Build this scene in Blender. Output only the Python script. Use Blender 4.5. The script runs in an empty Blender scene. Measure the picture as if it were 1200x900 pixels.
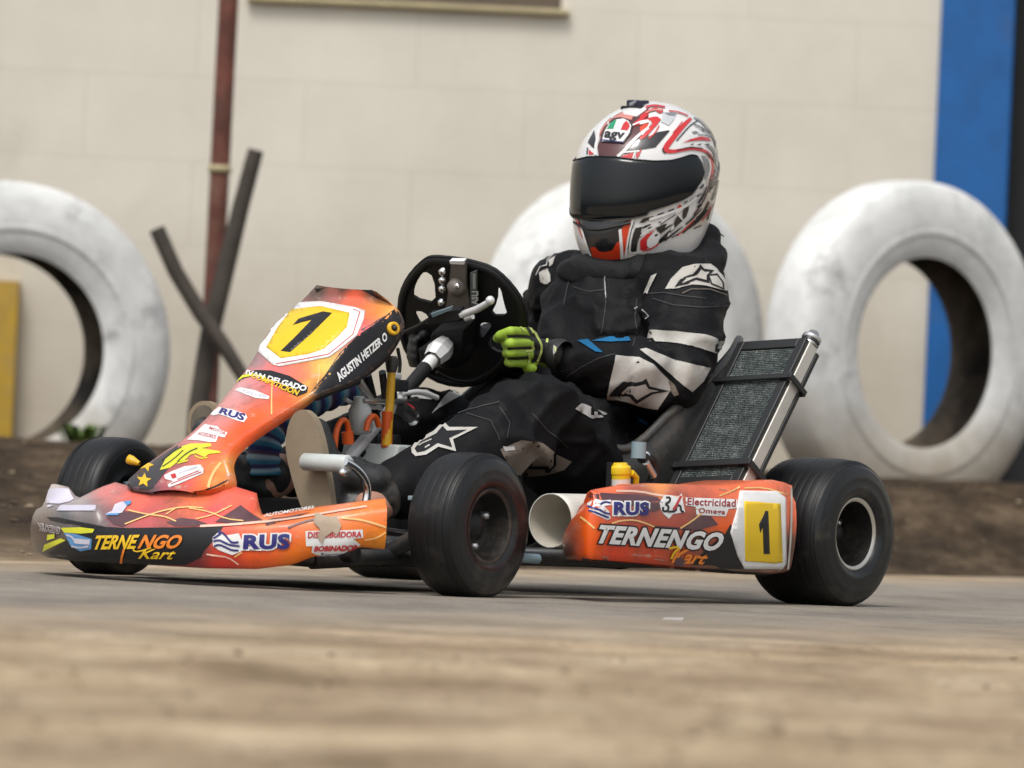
import bpy, bmesh, math, random
from math import sin, cos, pi, radians, sqrt, atan2
from mathutils import Vector, Matrix, noise
from mathutils.bvhtree import BVHTree
from mathutils.geometry import delaunay_2d_cdt
random.seed(7)
R = radians
# ------------------------------------------------------------------ camera and frames
F_PX, ROLL, HOR, CAM_H = 6670.0, 0.046, 105.0, 0.223
PH = math.atan(HOR / F_PX)
CAM = Vector((0, 0, CAM_H))
FWD = Vector((0, cos(PH), sin(PH))); UP0 = Vector((0, -sin(PH), cos(PH))); RT0 = Vector((1, 0, 0))
C_RT = RT0 * cos(ROLL) + UP0 * sin(ROLL)
C_UP = UP0 * cos(ROLL) - RT0 * sin(ROLL)
YAW = R(52.0)
KC, KS = cos(YAW), sin(YAW)
KO = Vector((-0.402, 10.262, 0))
KM = Matrix(((-KC, KS, 0, KO.x), (-KS, -KC, 0, KO.y), (0, 0, 1, 0), (0, 0, 0, 1)))   # kart frame: X ahead, Y left, Z up
KI = KM.inverted()
CAM_K = KI @ CAM
def ray_w(px, py):
    return (FWD * F_PX + C_RT * (px - 600) - C_UP * (py - 450)).normalized()
def ray_k(px, py):
    return (KI.to_3x3() @ ray_w(px, py)).normalized()
def proj_w(p):
    d = Vector(p) - CAM
    z = d.dot(FWD)
    return 600 + F_PX * d.dot(C_RT) / z, 450 - F_PX * d.dot(C_UP) / z
def proj_k(p): return proj_w(KM @ Vector(p))
def U(px, py, v, ax=1):
    """point of the kart frame seen at (px,py) on the plane coordinate[ax] = v"""
    d = ray_k(px, py)
    return CAM_K + d * ((v - CAM_K[ax]) / d[ax])
def W(px, py, depth):
    d = ray_w(px, py)
    return CAM + d * (depth / d.y)
# ------------------------------------------------------------------ scene, collection, helpers
SC = bpy.context.scene
COL = SC.collection
def lin(c):
    out = []
    for v in c[:3]:
        v = v / 255.0
        out.append(v / 12.92 if v <= .04045 else ((v + .055) / 1.055) ** 2.4)
    return out
def alb(r, g, b, k=1.42):
    """albedo from a colour seen under the overcast sky"""
    return tuple(min(.88, v * k) for v in lin((r, g, b)))

def new_mat(name):
    m = bpy.data.materials.new(name); m.use_nodes = True
    nt = m.node_tree; b = nt.nodes['Principled BSDF']
    return m, nt, b
def N(nt, kind, **kw):
    n = nt.nodes.new(kind)
    for k, v in kw.items():
        if k in n.inputs: n.inputs[k].default_value = v
        else: setattr(n, k, v)
    return n
def tex_noise(nt, scale, detail=5, rough=.6, coord='Object', stretch=None):
    tc = N(nt, 'ShaderNodeTexCoord')
    src = tc.outputs[coord]
    if stretch:
        mp = N(nt, 'ShaderNodeMapping'); mp.inputs['Scale'].default_value = stretch
        nt.links.new(src, mp.inputs['Vector']); src = mp.outputs[0]
    n = N(nt, 'ShaderNodeTexNoise'); n.inputs['Scale'].default_value = scale
    n.inputs['Detail'].default_value = detail; n.inputs['Roughness'].default_value = rough
    nt.links.new(src, n.inputs['Vector'])
    return n.outputs['Fac']
def ramp(nt, fac, stops):
    r = N(nt, 'ShaderNodeValToRGB'); e = r.color_ramp.elements
    while len(e) < len(stops): e.new(.5)
    for i, (p, c) in enumerate(stops):
        e[i].position = p
        e[i].color = (*c, 1) if not isinstance(c, (int, float)) else (c, c, c, 1)
    nt.links.new(fac, r.inputs[0])
    return r.outputs[0]
def mixc(nt, fac, a, b):
    m = N(nt, 'ShaderNodeMix'); m.data_type = 'RGBA'
    ins = [s for s in m.inputs if s.type == 'RGBA']; f = m.inputs[0]
    for s, v in ((f, fac), (ins[0], a), (ins[1], b)):
        if isinstance(v, bpy.types.NodeSocket): nt.links.new(v, s)
        elif isinstance(v, (int, float)): s.default_value = v
        else: s.default_value = (*v[:3], 1)
    return [o for o in m.outputs if o.type == 'RGBA'][0]
def math_n(nt, op, a, b=None):
    m = N(nt, 'ShaderNodeMath'); m.operation = op
    for i, v in enumerate((a, b)):
        if v is None: continue
        if isinstance(v, bpy.types.NodeSocket): nt.links.new(v, m.inputs[i])
        else: m.inputs[i].default_value = v
    return m.outputs[0]
def add_bump(nt, b, height, strength=.3, dist=.01):
    bp = N(nt, 'ShaderNodeBump'); bp.inputs['Strength'].default_value = strength; bp.inputs['Distance'].default_value = dist
    nt.links.new(height, bp.inputs['Height']); nt.links.new(bp.outputs[0], b.inputs['Normal'])

DUST = (.30, .235, .165)
def M(name, col, rough=.5, metal=0.0, var=.12, dust=.0, dscale=14, bump=0.0, bscale=90, bdist=.002, coat=0.0, attr=None, spec=.5):
    """painted / moulded surface: colour with slight mottling, patches of dust, fine bump"""
    m, nt, b = new_mat(name)
    base = col
    n1 = tex_noise(nt, 9, 6, .65)
    if attr:
        at = N(nt, 'ShaderNodeAttribute'); at.attribute_name = attr
        base = at.outputs['Color']
        dk = N(nt, 'ShaderNodeHueSaturation'); nt.links.new(base, dk.inputs['Color'])
        nt.links.new(ramp(nt, n1, [(.3, 1 - var), (.7, 1 + var * .5)]), dk.inputs['Value'])
        base = dk.outputs[0]
    elif var:
        lo = tuple(v * (1 - var) for v in col); hi = tuple(min(.9, v * (1 + var)) for v in col)
        base = ramp(nt, n1, [(.3, lo), (.7, hi)])
    rr = rough
    if dust:
        n2 = tex_noise(nt, dscale, 8, .72)
        f = ramp(nt, n2, [(.62 - dust * .5, 0.0), (.86 - dust * .3, min(1.0, dust * 1.5))])
        base = mixc(nt, f, base, DUST)
        rr = math_n(nt, 'ADD', math_n(nt, 'MULTIPLY', f, .4), rough)
        b.inputs['Coat Weight'].default_value = coat
    if isinstance(base, bpy.types.NodeSocket): nt.links.new(base, b.inputs['Base Color'])
    else: b.inputs['Base Color'].default_value = (*base[:3], 1)
    if isinstance(rr, bpy.types.NodeSocket): nt.links.new(rr, b.inputs['Roughness'])
    else: b.inputs['Roughness'].default_value = rr
    b.inputs['Metallic'].default_value = metal
    b.inputs['Specular IOR Level'].default_value = spec
    b.inputs['Coat Weight'].default_value = coat
    if bump: add_bump(nt, b, tex_noise(nt, bscale, 6, .6), bump, bdist)
    return m

class MB:
    def __init__(s): s.v = []; s.f = []; s.mi = []; s.sm = []; s.mats = []
    def mid(s, m):
        if m not in s.mats: s.mats.append(m)
        return s.mats.index(m)
    def add(s, verts, faces, m, smooth=True):
        o = len(s.v); i = s.mid(m)
        s.v += [Vector(p) for p in verts]
        for f in faces: s.f.append([k + o for k in f]); s.mi.append(i); s.sm.append(smooth)
    def grid(s, P, m, cu=False, cv=False, smooth=True, flip=False):
        nu, nv = len(P), len(P[0]); F = []
        for i in range(nu if cu else nu - 1):
            for j in range(nv if cv else nv - 1):
                a, b2 = i * nv + j, i * nv + (j + 1) % nv
                c, d = ((i + 1) % nu) * nv + (j + 1) % nv, ((i + 1) % nu) * nv + j
                F.append([a, d, c, b2] if flip else [a, b2, c, d])
        s.add([p for r in P for p in r], F, m, smooth)
    def tube(s, pts, r, m, n=10, caps=True, smooth=True):
        pts = [Vector(p) for p in pts]; k = len(pts)
        rs = r if isinstance(r, (list, tuple)) else [r] * k
        P = []; up = None
        for i, p in enumerate(pts):
            t = (pts[min(i + 1, k - 1)] - pts[max(i - 1, 0)]).normalized()
            if up is None: up = t.orthogonal().normalized()
            up = (up - t * up.dot(t)).normalized(); w = t.cross(up)
            P.append([p + (up * cos(2 * pi * j / n) + w * sin(2 * pi * j / n)) * rs[i] for j in range(n)])
        s.grid(P, m, cv=True, smooth=smooth)
        if caps:
            s.add(P[0], [list(range(n))[::-1]], m, False); s.add(P[-1], [list(range(n))], m, False)
    def lathe(s, prof, o, ax, m, n=48, closed=False, smooth=True):
        """prof: (along axis, radius)"""
        o = Vector(o); ax = Vector(ax).normalized(); a = ax.orthogonal().normalized(); b = ax.cross(a)
        P = [[o + ax * h + (a * cos(2 * pi * j / n) + b * sin(2 * pi * j / n)) * r for j in range(n)] for h, r in prof]
        s.grid(P, m, cu=closed, cv=True, smooth=smooth)
    def hexa(s, o, a, b, c, m, smooth=False):
        """box from corner o with edge vectors a b c"""
        o, a, b, c = map(Vector, (o, a, b, c))
        V = [o, o + a, o + a + b, o + b, o + c, o + a + c, o + a + b + c, o + b + c]
        s.add(V, [[0, 3, 2, 1], [4, 5, 6, 7], [0, 1, 5, 4], [1, 2, 6, 5], [2, 3, 7, 6], [3, 0, 4, 7]], m, smooth)
    def box(s, c, size, m):
        c = Vector(c); x, y, z = size
        s.hexa(c - Vector((x, y, z)) / 2, (x, 0, 0), (0, y, 0), (0, 0, z), m)
    def slab(s, poly, t, m, m2=None):
        poly = [Vector(p) for p in poly]; t = Vector(t); n = len(poly)
        s.add(poly, [list(range(n))], m, False)
        s.add([p + t for p in poly], [list(range(n))[::-1]], m2 or m, False)
        s.add(poly + [p + t for p in poly], [[(i + 1) % n, i, n + i, n + (i + 1) % n] for i in range(n)], m2 or m, False)
    def ball(s, c, r, m, n=16, k=10):
        c = Vector(c); rx, ry, rz = r if isinstance(r, (list, tuple)) else (r, r, r)
        s.grid([[c + Vector((rx * sin(pi * i / k) * cos(2 * pi * j / n), ry * sin(pi * i / k) * sin(2 * pi * j / n), rz * cos(pi * i / k)))
                 for j in range(n)] for i in range(k + 1)], m, cv=True)
    def bvh(s): return BVHTree.FromPolygons(s.v, s.f)
    def mesh(s, name, colfn=None):
        me = bpy.data.meshes.new(name); me.from_pydata([tuple(p) for p in s.v], [], s.f)
        for m in s.mats: me.materials.append(m)
        for p, i, sm in zip(me.polygons, s.mi, s.sm): p.material_index = i; p.use_smooth = sm
        if colfn:
            ca = me.color_attributes.new('Col', 'FLOAT_COLOR', 'POINT')
            for i, p in enumerate(s.v): ca.data[i].color = (*colfn(p), 1)
        me.update()
        return me
    def build(s, name, parent=None, colfn=None, bevel=0, solid=0, fix=False, label=None, sub=0):
        me = s.mesh(name, colfn)
        if fix:
            bm = bmesh.new(); bm.from_mesh(me)
            bmesh.ops.recalc_face_normals(bm, faces=bm.faces); bm.to_mesh(me); bm.free()
        o = bpy.data.objects.new(name, me); COL.objects.link(o)
        if parent: o.parent = parent
        if solid:
            md = o.modifiers.new('thick', 'SOLIDIFY'); md.thickness = solid; md.offset = -1
        if sub:
            md = o.modifiers.new('sub', 'SUBSURF'); md.levels = md.render_levels = sub
        if bevel:
            md = o.modifiers.new('bev', 'BEVEL'); md.width = bevel; md.segments = 2; md.limit_method = 'ANGLE'; md.angle_limit = R(40)
        if label: o['label'] = label
        return o

def empty(name, label=None, cat=None, mat=None, parent=None, loc=None, group=None):
    o = bpy.data.objects.new(name, None); COL.objects.link(o); o.empty_display_size = .05
    if parent: o.parent = parent
    if mat: o.matrix_world = mat
    if loc: o.location = loc
    if label: o['label'] = label
    if cat: o['category'] = cat
    if group: o['group'] = group
    return o
def tag(o, label=None, cat=None, group=None, kind=None):
    for k, v in (('label', label), ('category', cat), ('group', group), ('kind', kind)):
        if v: o[k] = v
    return o

# ---- flat artwork laid onto a surface: each outline becomes a thin layer that follows the body beneath it
def dens(poly, step):
    out = []
    for i, a in enumerate(poly):
        b = poly[(i + 1) % len(poly)]; a = Vector(a); b = Vector(b)
        k = max(1, int((b - a).length / step))
        out += [a.lerp(b, j / k) for j in range(k)]
    return out
def inside(p, poly):
    c = False; n = len(poly); x, y = p
    for i in range(n):
        x1, y1 = poly[i]; x2, y2 = poly[(i + 1) % n]
        if (y1 > y) != (y2 > y) and x < (x2 - x1) * (y - y1) / (y2 - y1) + x1: c = not c
    return c
def tri_poly(poly, step):
    pts = dens(poly, step); n = len(pts)
    xs = [p[0] for p in pts]; ys = [p[1] for p in pts]; extra = []
    y = min(ys) + step * .5
    while y < max(ys):
        x = min(xs) + step * .5
        while x < max(xs):
            if inside((x, y), poly): extra.append(Vector((x, y)))
            x += step
        y += step
    r = delaunay_2d_cdt(pts + extra, [(i, (i + 1) % n) for i in range(n)], [list(range(n))], 1, 1e-5)
    return [Vector(v) for v in r[0]], [list(f) for f in r[2]]
def cast(bvh, x, y, cx, cy):
    for k in range(12):
        t = k * .07
        h = bvh.ray_cast(CAM_K, ray_k(x + (cx - x) * t, y + (cy - y) * t))
        if h[0] is not None: return h[0], h[1]
    return None, None
OFFK = [1.0]
def lay(mb, bvh, V, F, m, off, maxedge=.05):
    cx = sum(p[0] for p in V) / len(V); cy = sum(p[1] for p in V) / len(V)
    P = []
    for p in V:
        h, n = cast(bvh, p[0], p[1], cx, cy)
        if h is None: P.append(None); continue
        if n.dot(CAM_K - h) < 0: n = -n
        P.append(h + n * off * OFFK[0])
    keep = []
    for f in F:
        q = [P[i] for i in f]
        if any(a is None for a in q): continue
        if max((q[i] - q[i - 1]).length for i in range(len(q))) > maxedge: continue
        nn = (q[1] - q[0]).cross(q[2] - q[0])
        keep.append(f if nn.dot(CAM_K - q[0]) > 0 else f[::-1])
    mb.add([p if p is not None else Vector((0, 0, 0)) for p in P], keep, m, True)
def drape(mb, bvh, poly, m, off=.0012, step=5, **k):
    V, F = tri_poly([tuple(p) for p in poly], step)
    lay(mb, bvh, V, F, m, off, **k)
def stroke(mb, bvh, pts, w, m, off=.0012, step=5):
    pts = [Vector(p) for p in pts]; L = []; Rr = []
    ws = list(w) if isinstance(w, (list, tuple)) else [w] * len(pts)
    if len(ws) != len(pts):
        k = len(ws) - 1; ws = [lerp_line(list(enumerate(ws)), k * i / (len(pts) - 1)) for i in range(len(pts))]
    for i, p in enumerate(pts):
        t = (pts[min(i + 1, len(pts) - 1)] - pts[max(i - 1, 0)]).normalized(); nrm = Vector((-t.y, t.x))
        L.append(p + nrm * ws[i] / 2); Rr.append(p - nrm * ws[i] / 2)
    drape(mb, bvh, [tuple(p) for p in L + Rr[::-1]], m, off, step)
def smooth_loop(pts, it=2, closed=True):
    pts = [Vector(p) for p in pts]
    for _ in range(it):
        q = []; n = len(pts)
        for i in range(n if closed else n - 1):
            a, b = pts[i], pts[(i + 1) % n]
            q += [a * .75 + b * .25, a * .25 + b * .75]
        if not closed: q = [pts[0]] + q + [pts[-1]]
        pts = q
    return pts
_glyph = {}
def glyphs(s, weight=0.0, shear=0.0, spacing=1.0):
    key = (s, weight, shear, spacing)
    if key in _glyph: return _glyph[key]
    cu = bpy.data.curves.new('lettering', 'FONT'); cu.body = s; cu.offset = weight; cu.shear = shear; cu.space_character = spacing
    cu.resolution_u = 3
    o = bpy.data.objects.new('lettering', cu); COL.objects.link(o)
    dg = bpy.context.evaluated_depsgraph_get(); me = o.evaluated_get(dg).to_mesh()
    V = [Vector((v.co.x, v.co.y)) for v in me.vertices]; F = [list(p.vertices) for p in me.polygons]
    o.evaluated_get(dg).to_mesh_clear(); bpy.data.objects.remove(o); bpy.data.curves.remove(cu)
    _glyph[key] = (V, F); return V, F
def text(mb, bvh, s, quad, m, off=.002, weight=.0, shear=0.0, outline=None, ow=.05, spacing=1.0):
    """lettering inside quad = pixel corners bottom-left, bottom-right, top-right, top-left"""
    V0, F0 = glyphs(s, weight, shear, spacing)
    x0 = min(v.x for v in V0); x1 = max(v.x for v in V0); y0 = min(v.y for v in V0); y1 = max(v.y for v in V0)
    bl, br, tr, tl = [Vector(q) for q in quad]
    def mp(v):
        a, b = (v.x - x0) / (x1 - x0), (v.y - y0) / (y1 - y0)
        return (bl * (1 - a) + br * a) * (1 - b) + (tl * (1 - a) + tr * a) * b
    def fine(V, F):
        V = [mp(v) for v in V]; Q = [tuple(f) for f in F]; out = []; mids = {}
        while Q:
            f = Q.pop()
            if len(f) > 3: Q += [(f[0], f[i], f[i + 1]) for i in range(1, len(f) - 1)]; continue
            e = [(V[f[i]] - V[f[(i + 1) % 3]]).length for i in range(3)]; k = e.index(max(e))
            if e[k] < 3.5: out.append(list(f)); continue
            a, b, c = f[k], f[(k + 1) % 3], f[(k + 2) % 3]; key = (min(a, b), max(a, b))
            if key not in mids: V.append((V[a] + V[b]) / 2); mids[key] = len(V) - 1
            Q += [(a, mids[key], c), (mids[key], b, c)]
        return V, out
    if outline is not None:
        V1, F1 = glyphs(s, weight + ow, shear, spacing)
        lay(mb, bvh, *fine(V1, F1), outline, off - .0007)
    lay(mb, bvh, *fine(V0, F0), m, off)
def zt(x0, y0, k):
    """coordinates of an enlarged detail -> picture coordinates"""
    return lambda *pts: [(x0 + x / k, y0 + y / k) for x, y in pts]
Z1, Z2, Z3, Z4 = zt(30, 480, 4), zt(230, 480, 4), zt(260, 310, 5), zt(380, 290, 4)
Z5, Z6, Z7, Z8 = zt(640, 100, 4.0917), zt(640, 270, 3.75), zt(640, 500, 3.75), zt(430, 460, 3.6)
Z10 = zt(560, 360, 8.571); ZA = zt(660, 110, 9); ZB = zt(750, 110, 9); ZC = zt(660, 205, 9); ZD = zt(750, 205, 9)
ZE = zt(40, 560, 6); ZF = zt(130, 440, 6); ZG = zt(650, 560, 6); ZH = zt(450, 290, 6)
def lerp_line(line, u):
    if u <= line[0][0]: return line[0][1]
    for (a, b), (c, d) in zip(line, line[1:]):
        if u <= c: return b + (d - b) * (u - a) / max(1e-6, c - a)
    return line[-1][1]
def fit_z(X, Y, line, z=.12):
    """height at (X,Y) at which the point shows on the traced line"""
    for _ in range(3):
        u, v = proj_k((X, Y, z)); t = lerp_line(line, u)
        z += (v - t) * (Vector((X, Y, z)) - CAM_K).length / F_PX
    return z
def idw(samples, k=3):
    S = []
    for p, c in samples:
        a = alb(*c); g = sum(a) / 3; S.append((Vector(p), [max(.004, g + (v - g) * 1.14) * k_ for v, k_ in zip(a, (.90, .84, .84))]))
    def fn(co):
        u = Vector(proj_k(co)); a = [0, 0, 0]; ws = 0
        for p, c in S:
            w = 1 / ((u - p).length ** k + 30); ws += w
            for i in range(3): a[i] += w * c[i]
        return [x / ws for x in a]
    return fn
# ------------------------------------------------------------------ the setting
WALL_Y = 20.2
def h_ground(x, y):
    far = 13.2 + 1.78 * max(-6, min(5, x))
    near = 7.3 + .92 * x
    z = 0.0
    e0 = min(far, 17.0)
    if y > e0:
        t = min(1, (y - e0) / max(1.5, 18.2 - e0)); z += .26 * t * t * (3 - 2 * t)
        m = min(1, (y - e0) / .8)
        z += m * (.030 * noise.noise((x * 1.1, y * 1.3, 0)) + .012 * noise.noise((x * 4, y * 4, 3)))
    if y < near:
        m = min(1, (near - y) / .9)
        z += m * (.016 * noise.noise((x * 1.3 + 9, y * 1.7, 5)) + .010 * noise.noise((x * 5, y * 6, 8)) + .005 * noise.noise((x * 16, y * 16, 2)))
        z += .010 * m * math.exp(-((near - y - 1.0) / .2) ** 2)
    return z
def spaced(a, b, fine0, fine1, step, coarse):
    out = []; v = a
    while v < b:
        out.append(v); v += step if fine0 <= v < fine1 else coarse
    return out + [b]
xs = spaced(-80, 80, -3, 3, .05, 3.5); ys = spaced(-20, 160, 3.2, 20.5, .05, 4.0)
def dirt_nodes(nt):
    tone = ramp(nt, tex_noise(nt, 3.6, 12, .76, stretch=(.9, .55, 1)), [(.30, (.18, .124, .072)), (.5, (.385, .290, .185)), (.70, (.58, .465, .32))])
    drag = ramp(nt, tex_noise(nt, 1.5, 6, .65, stretch=(.22, 2.2, 1)), [(.36, (.78, .76, .74)), (.5, (1.02, 1.03, 1.05)), (.62, (1.22, 1.22, 1.22))])
    m0 = N(nt, 'ShaderNodeMix'); m0.data_type = 'RGBA'; m0.blend_type = 'MULTIPLY'; m0.inputs[0].default_value = 1
    i0 = [s for s in m0.inputs if s.type == 'RGBA']; nt.links.new(tone, i0[0]); nt.links.new(drag, i0[1]); tone = [o for o in m0.outputs if o.type == 'RGBA'][0]
    fine = ramp(nt, tex_noise(nt, 38, 8, .85), [(.3, .50), (.7, 1.25)])
    mm = N(nt, 'ShaderNodeMix'); mm.data_type = 'RGBA'; mm.blend_type = 'MULTIPLY'; mm.inputs[0].default_value = .8
    ins = [s for s in mm.inputs if s.type == 'RGBA']
    nt.links.new(tone, ins[0]); nt.links.new(fine, ins[1])
    return [o for o in mm.outputs if o.type == 'RGBA'][0]
m_dirt, nt, b = new_mat('dirt')
c = dirt_nodes(nt)
sep = N(nt, 'ShaderNodeSeparateXYZ'); tc = N(nt, 'ShaderNodeTexCoord'); nt.links.new(tc.outputs['Object'], sep.inputs[0])
bank = ramp(nt, math_n(nt, 'DIVIDE', sep.outputs['Y'], 20.0), [(.52, 0.0), (.66, 1.0)])        # the bank behind is darker earth
dk = ramp(nt, tex_noise(nt, 3.0, 10, .78, stretch=(1.6, .45, 2.5)), [(.36, (.018, .012, .007)), (.5, (.052, .035, .021)), (.66, (.145, .105, .066))])
nt.links.new(mixc(nt, bank, c, dk), b.inputs['Base Color'])
b.inputs['Roughness'].default_value = .95; b.inputs['Specular IOR Level'].default_value = .15
add_bump(nt, b, tex_noise(nt, 40, 8, .7), .5, .012)
g = MB(); g.grid([[Vector((x, y, h_ground(x, y))) for x in xs] for y in ys], m_dirt)
tag(g.build('ground', fix=True), kind='structure', label='brown dirt verge and bank on both sides of the track')

m_trk, nt, b = new_mat('dusty_asphalt')
tc = N(nt, 'ShaderNodeTexCoord'); sep = N(nt, 'ShaderNodeSeparateXYZ'); nt.links.new(tc.outputs['Object'], sep.inputs[0])
dn = math_n(nt, 'SUBTRACT', sep.outputs['Y'], math_n(nt, 'ADD', math_n(nt, 'MULTIPLY', sep.outputs['X'], .92), 7.3))
df = math_n(nt, 'SUBTRACT', math_n(nt, 'ADD', math_n(nt, 'MULTIPLY', sep.outputs['X'], 1.78), 13.2), sep.outputs['Y'])
ed = math_n(nt, 'MULTIPLY', math_n(nt, 'MINIMUM', dn, df), .55)
ed = math_n(nt, 'ADD', ed, math_n(nt, 'MULTIPLY', math_n(nt, 'SUBTRACT', tex_noise(nt, 2.6, 7, .7), .5), 1.1))
asph = ramp(nt, tex_noise(nt, 2.4, 9, .75, stretch=(1, .45, 1)), [(.3, (.130, .113, .093)), (.5, (.232, .205, .170)), (.72, (.33, .29, .235))])
spk = ramp(nt, tex_noise(nt, 170, 3, .8), [(.35, .72), (.65, 1.18)])
mm = N(nt, 'ShaderNodeMix'); mm.data_type = 'RGBA'; mm.blend_type = 'MULTIPLY'; mm.inputs[0].default_value = .9
ins = [s for s in mm.inputs if s.type == 'RGBA']; nt.links.new(asph, ins[0]); nt.links.new(spk, ins[1])
asph = [o for o in mm.outputs if o.type == 'RGBA'][0]
# dark rubber laid along the racing line
rot = N(nt, 'ShaderNodeMapping'); rot.inputs['Rotation'].default_value = (0, 0, R(-52)); rot.inputs['Scale'].default_value = (.35, 7, 1)
nt.links.new(tc.outputs['Object'], rot.inputs['Vector'])
nr = N(nt, 'ShaderNodeTexNoise'); nr.inputs['Scale'].default_value = 1.4; nr.inputs['Detail'].default_value = 5; nt.links.new(rot.outputs[0], nr.inputs['Vector'])
asph = mixc(nt, ramp(nt, nr.outputs['Fac'], [(.58, 0.0), (.72, .32)]), asph, (.05, .046, .042))
nt.links.new(mixc(nt, ramp(nt, ed, [(.0, 0.0), (.25, .22), (1.0, 1.0)]), dirt_nodes(nt), asph), b.inputs['Base Color'])
b.inputs['Roughness'].default_value = .85; b.inputs['Specular IOR Level'].default_value = .3
add_bump(nt, b, tex_noise(nt, 120, 5, .8), .35, .004)
t = MB()
P = []
for i in range(121):
    x = -3.2 + i * 7.4 / 120; row = []
    y0, y1 = 7.3 + .92 * x, 13.2 + 1.78 * x
    for j in range(41):
        row.append(Vector((x, y0 + (y1 - y0) * j / 40, -.03 if j in (0, 40) else .004)))
    P.append(row)
t.grid(P, m_trk)
tag(t.build('track', fix=True), kind='structure', label='grey dusty asphalt of the kart track')

# ---- the painted block building behind
bld = empty('building', 'long cream painted block building with blue door jamb behind the tyres', 'building', loc=(0, WALL_Y, 0))
m_wall, nt, b = new_mat('cream_paint')
tcw = N(nt, 'ShaderNodeTexCoord'); mp = N(nt, 'ShaderNodeMapping'); nt.links.new(tcw.outputs['Object'], mp.inputs[0])
mp.inputs['Rotation'].default_value = (R(90), 0, 0); mp.inputs['Location'].default_value = (0, .08, 0)
br = N(nt, 'ShaderNodeTexBrick'); nt.links.new(mp.outputs[0], br.inputs['Vector'])
br.inputs['Scale'].default_value = 1; br.inputs['Brick Width'].default_value = .78; br.inputs['Row Height'].default_value = .30
br.inputs['Mortar Size'].default_value = .006; br.inputs['Mortar Smooth'].default_value = .6
br.inputs['Color1'].default_value = (1, 1, 1, 1); br.inputs['Color2'].default_value = (.975, .975, .975, 1); br.inputs['Mortar'].default_value = (.86, .85, .82, 1)
wc = ramp(nt, tex_noise(nt, 1.1, 7, .65), [(.3, (.59, .55, .465)), (.6, (.69, .65, .56)), (.8, (.73, .69, .60))])
mm = N(nt, 'ShaderNodeMix'); mm.data_type = 'RGBA'; mm.blend_type = 'MULTIPLY'; mm.inputs[0].default_value = .6
ins = [s for s in mm.inputs if s.type == 'RGBA']; nt.links.new(wc, ins[0]); nt.links.new(br.outputs['Color'], ins[1])
wcol = [o for o in mm.outputs if o.type == 'RGBA'][0]
sp = N(nt, 'ShaderNodeSeparateXYZ'); nt.links.new(tcw.outputs['Object'], sp.inputs[0])
st = math_n(nt, 'ADD', sp.outputs['Z'], math_n(nt, 'MULTIPLY', tex_noise(nt, 2.0, 6, .7), 1.1))      # dirt splashed up from the ground
dirtf = ramp(nt, math_n(nt, 'DIVIDE', st, 3.0), [(.30, .55), (.58, 0.0)])
smear = ramp(nt, tex_noise(nt, .9, 8, .75, stretch=(1.6, 1, .7)), [(.56, 0.0), (.72, .38)]); wcol = mixc(nt, smear, wcol, (.40, .36, .29))
nt.links.new(mixc(nt, dirtf, wcol, (.36, .30, .22)), b.inputs['Base Color']); b.inputs['Roughness'].default_value = .8
add_bump(nt, b, br.outputs['Fac'], -.25, .006)
m_blue = M('blue_paint', (.004, .098, .32), .45, var=.15, dust=.12, dscale=4)
m_dark = M('doorway_shade_paint', (.012, .013, .013), .7)
m_yel = M('yellow_paint', (.42, .26, .02), .6, dust=.3)
m_frame = M('old_frame', (.10, .075, .05), .6)
m_sill = M('sill', (.40, .34, .20), .7)
m_pane = M('dull_window_pane', (.30, .295, .30), .2, var=.3)
def wl(px, py):
    p = W(px, py, WALL_Y); return p.x, p.z
wx0, wz0 = wl(300, -5); wx1, _ = wl(658, 5)
jx0, _ = wl(1098, 120); jx1, _ = wl(1185, 120)
yx1, _ = wl(21, 400)
w = MB()
top = 4.2
w.box(((-22 + yx1) / 2, .15, top / 2 - .1), (yx1 + 22, .3, top + .2), m_wall)
w.box(((yx1 + wx0) / 2, .15, top / 2 - .1), (wx0 - yx1, .3, top + .2), m_wall)
w.box(((wx0 + wx1) / 2, .15, wz0 / 2 - .1), (wx1 - wx0, .3, wz0 + .2), m_wall)
w.box(((wx0 + wx1) / 2, .15, (wz0 + .9 + top) / 2), (wx1 - wx0, .3, top - wz0 - .9), m_wall)
w.box(((wx1 + jx0) / 2, .15, top / 2 - .1), (jx0 - wx1, .3, top + .2), m_wall)
w.box(((jx1 + 1.3 + 24) / 2, .15, top / 2 - .1), (24 - jx1 - 1.3, .3, top + .2), m_wall)
w.box(((jx1 + jx1 + 1.3) / 2, .15, (2.9 + top) / 2), (1.3, .3, top - 2.9), m_wall)
w.build('wall', bld)
yz = wl(10, 330)[1]; w = MB(); w.box((yx1 - .14, -.05, yz / 2 - .1), (.28, .09, yz + .2), m_yel); w.build('yellow_skirting_block', bld)
w = MB(); w.box(((jx0 + jx1) / 2, .14, top / 2 - .1), (jx1 - jx0, .33, top + .2), m_blue); w.build('door_jamb', bld, bevel=.01)
w = MB(); w.box((jx1 + .65, .22, 1.4), (1.3, .08, 3.0), m_dark); w.build('doorway', bld)  # black panel painted in for the shade inside the open doorway
w = MB(); w.box(((wx0 + wx1) / 2, -.01, wz0 - .012), (wx1 - wx0 + .06, .06, .022), m_sill); w.build('window_sill', bld, bevel=.008)
w = MB()
for a, bb, cc, d in ((wx0, wx1, wz0 + .005, wz0 + .05), (wx0, wx1, wz0 + .85, wz0 + .89), (wx0, wx0 + .05, wz0 + .05, wz0 + .85), (wx1 - .09, wx1, wz0 + .05, wz0 + .85)):
    w.box(((a + bb) / 2, .06, (cc + d) / 2), (bb - a, .06, d - cc), m_frame)
wf = w.build('window', bld)
w = MB(); w.box(((wx0 + wx1) / 2, .09, wz0 + .45), (wx1 - wx0 - .1, .01, .82), m_pane); w.build('pane', wf)

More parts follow.
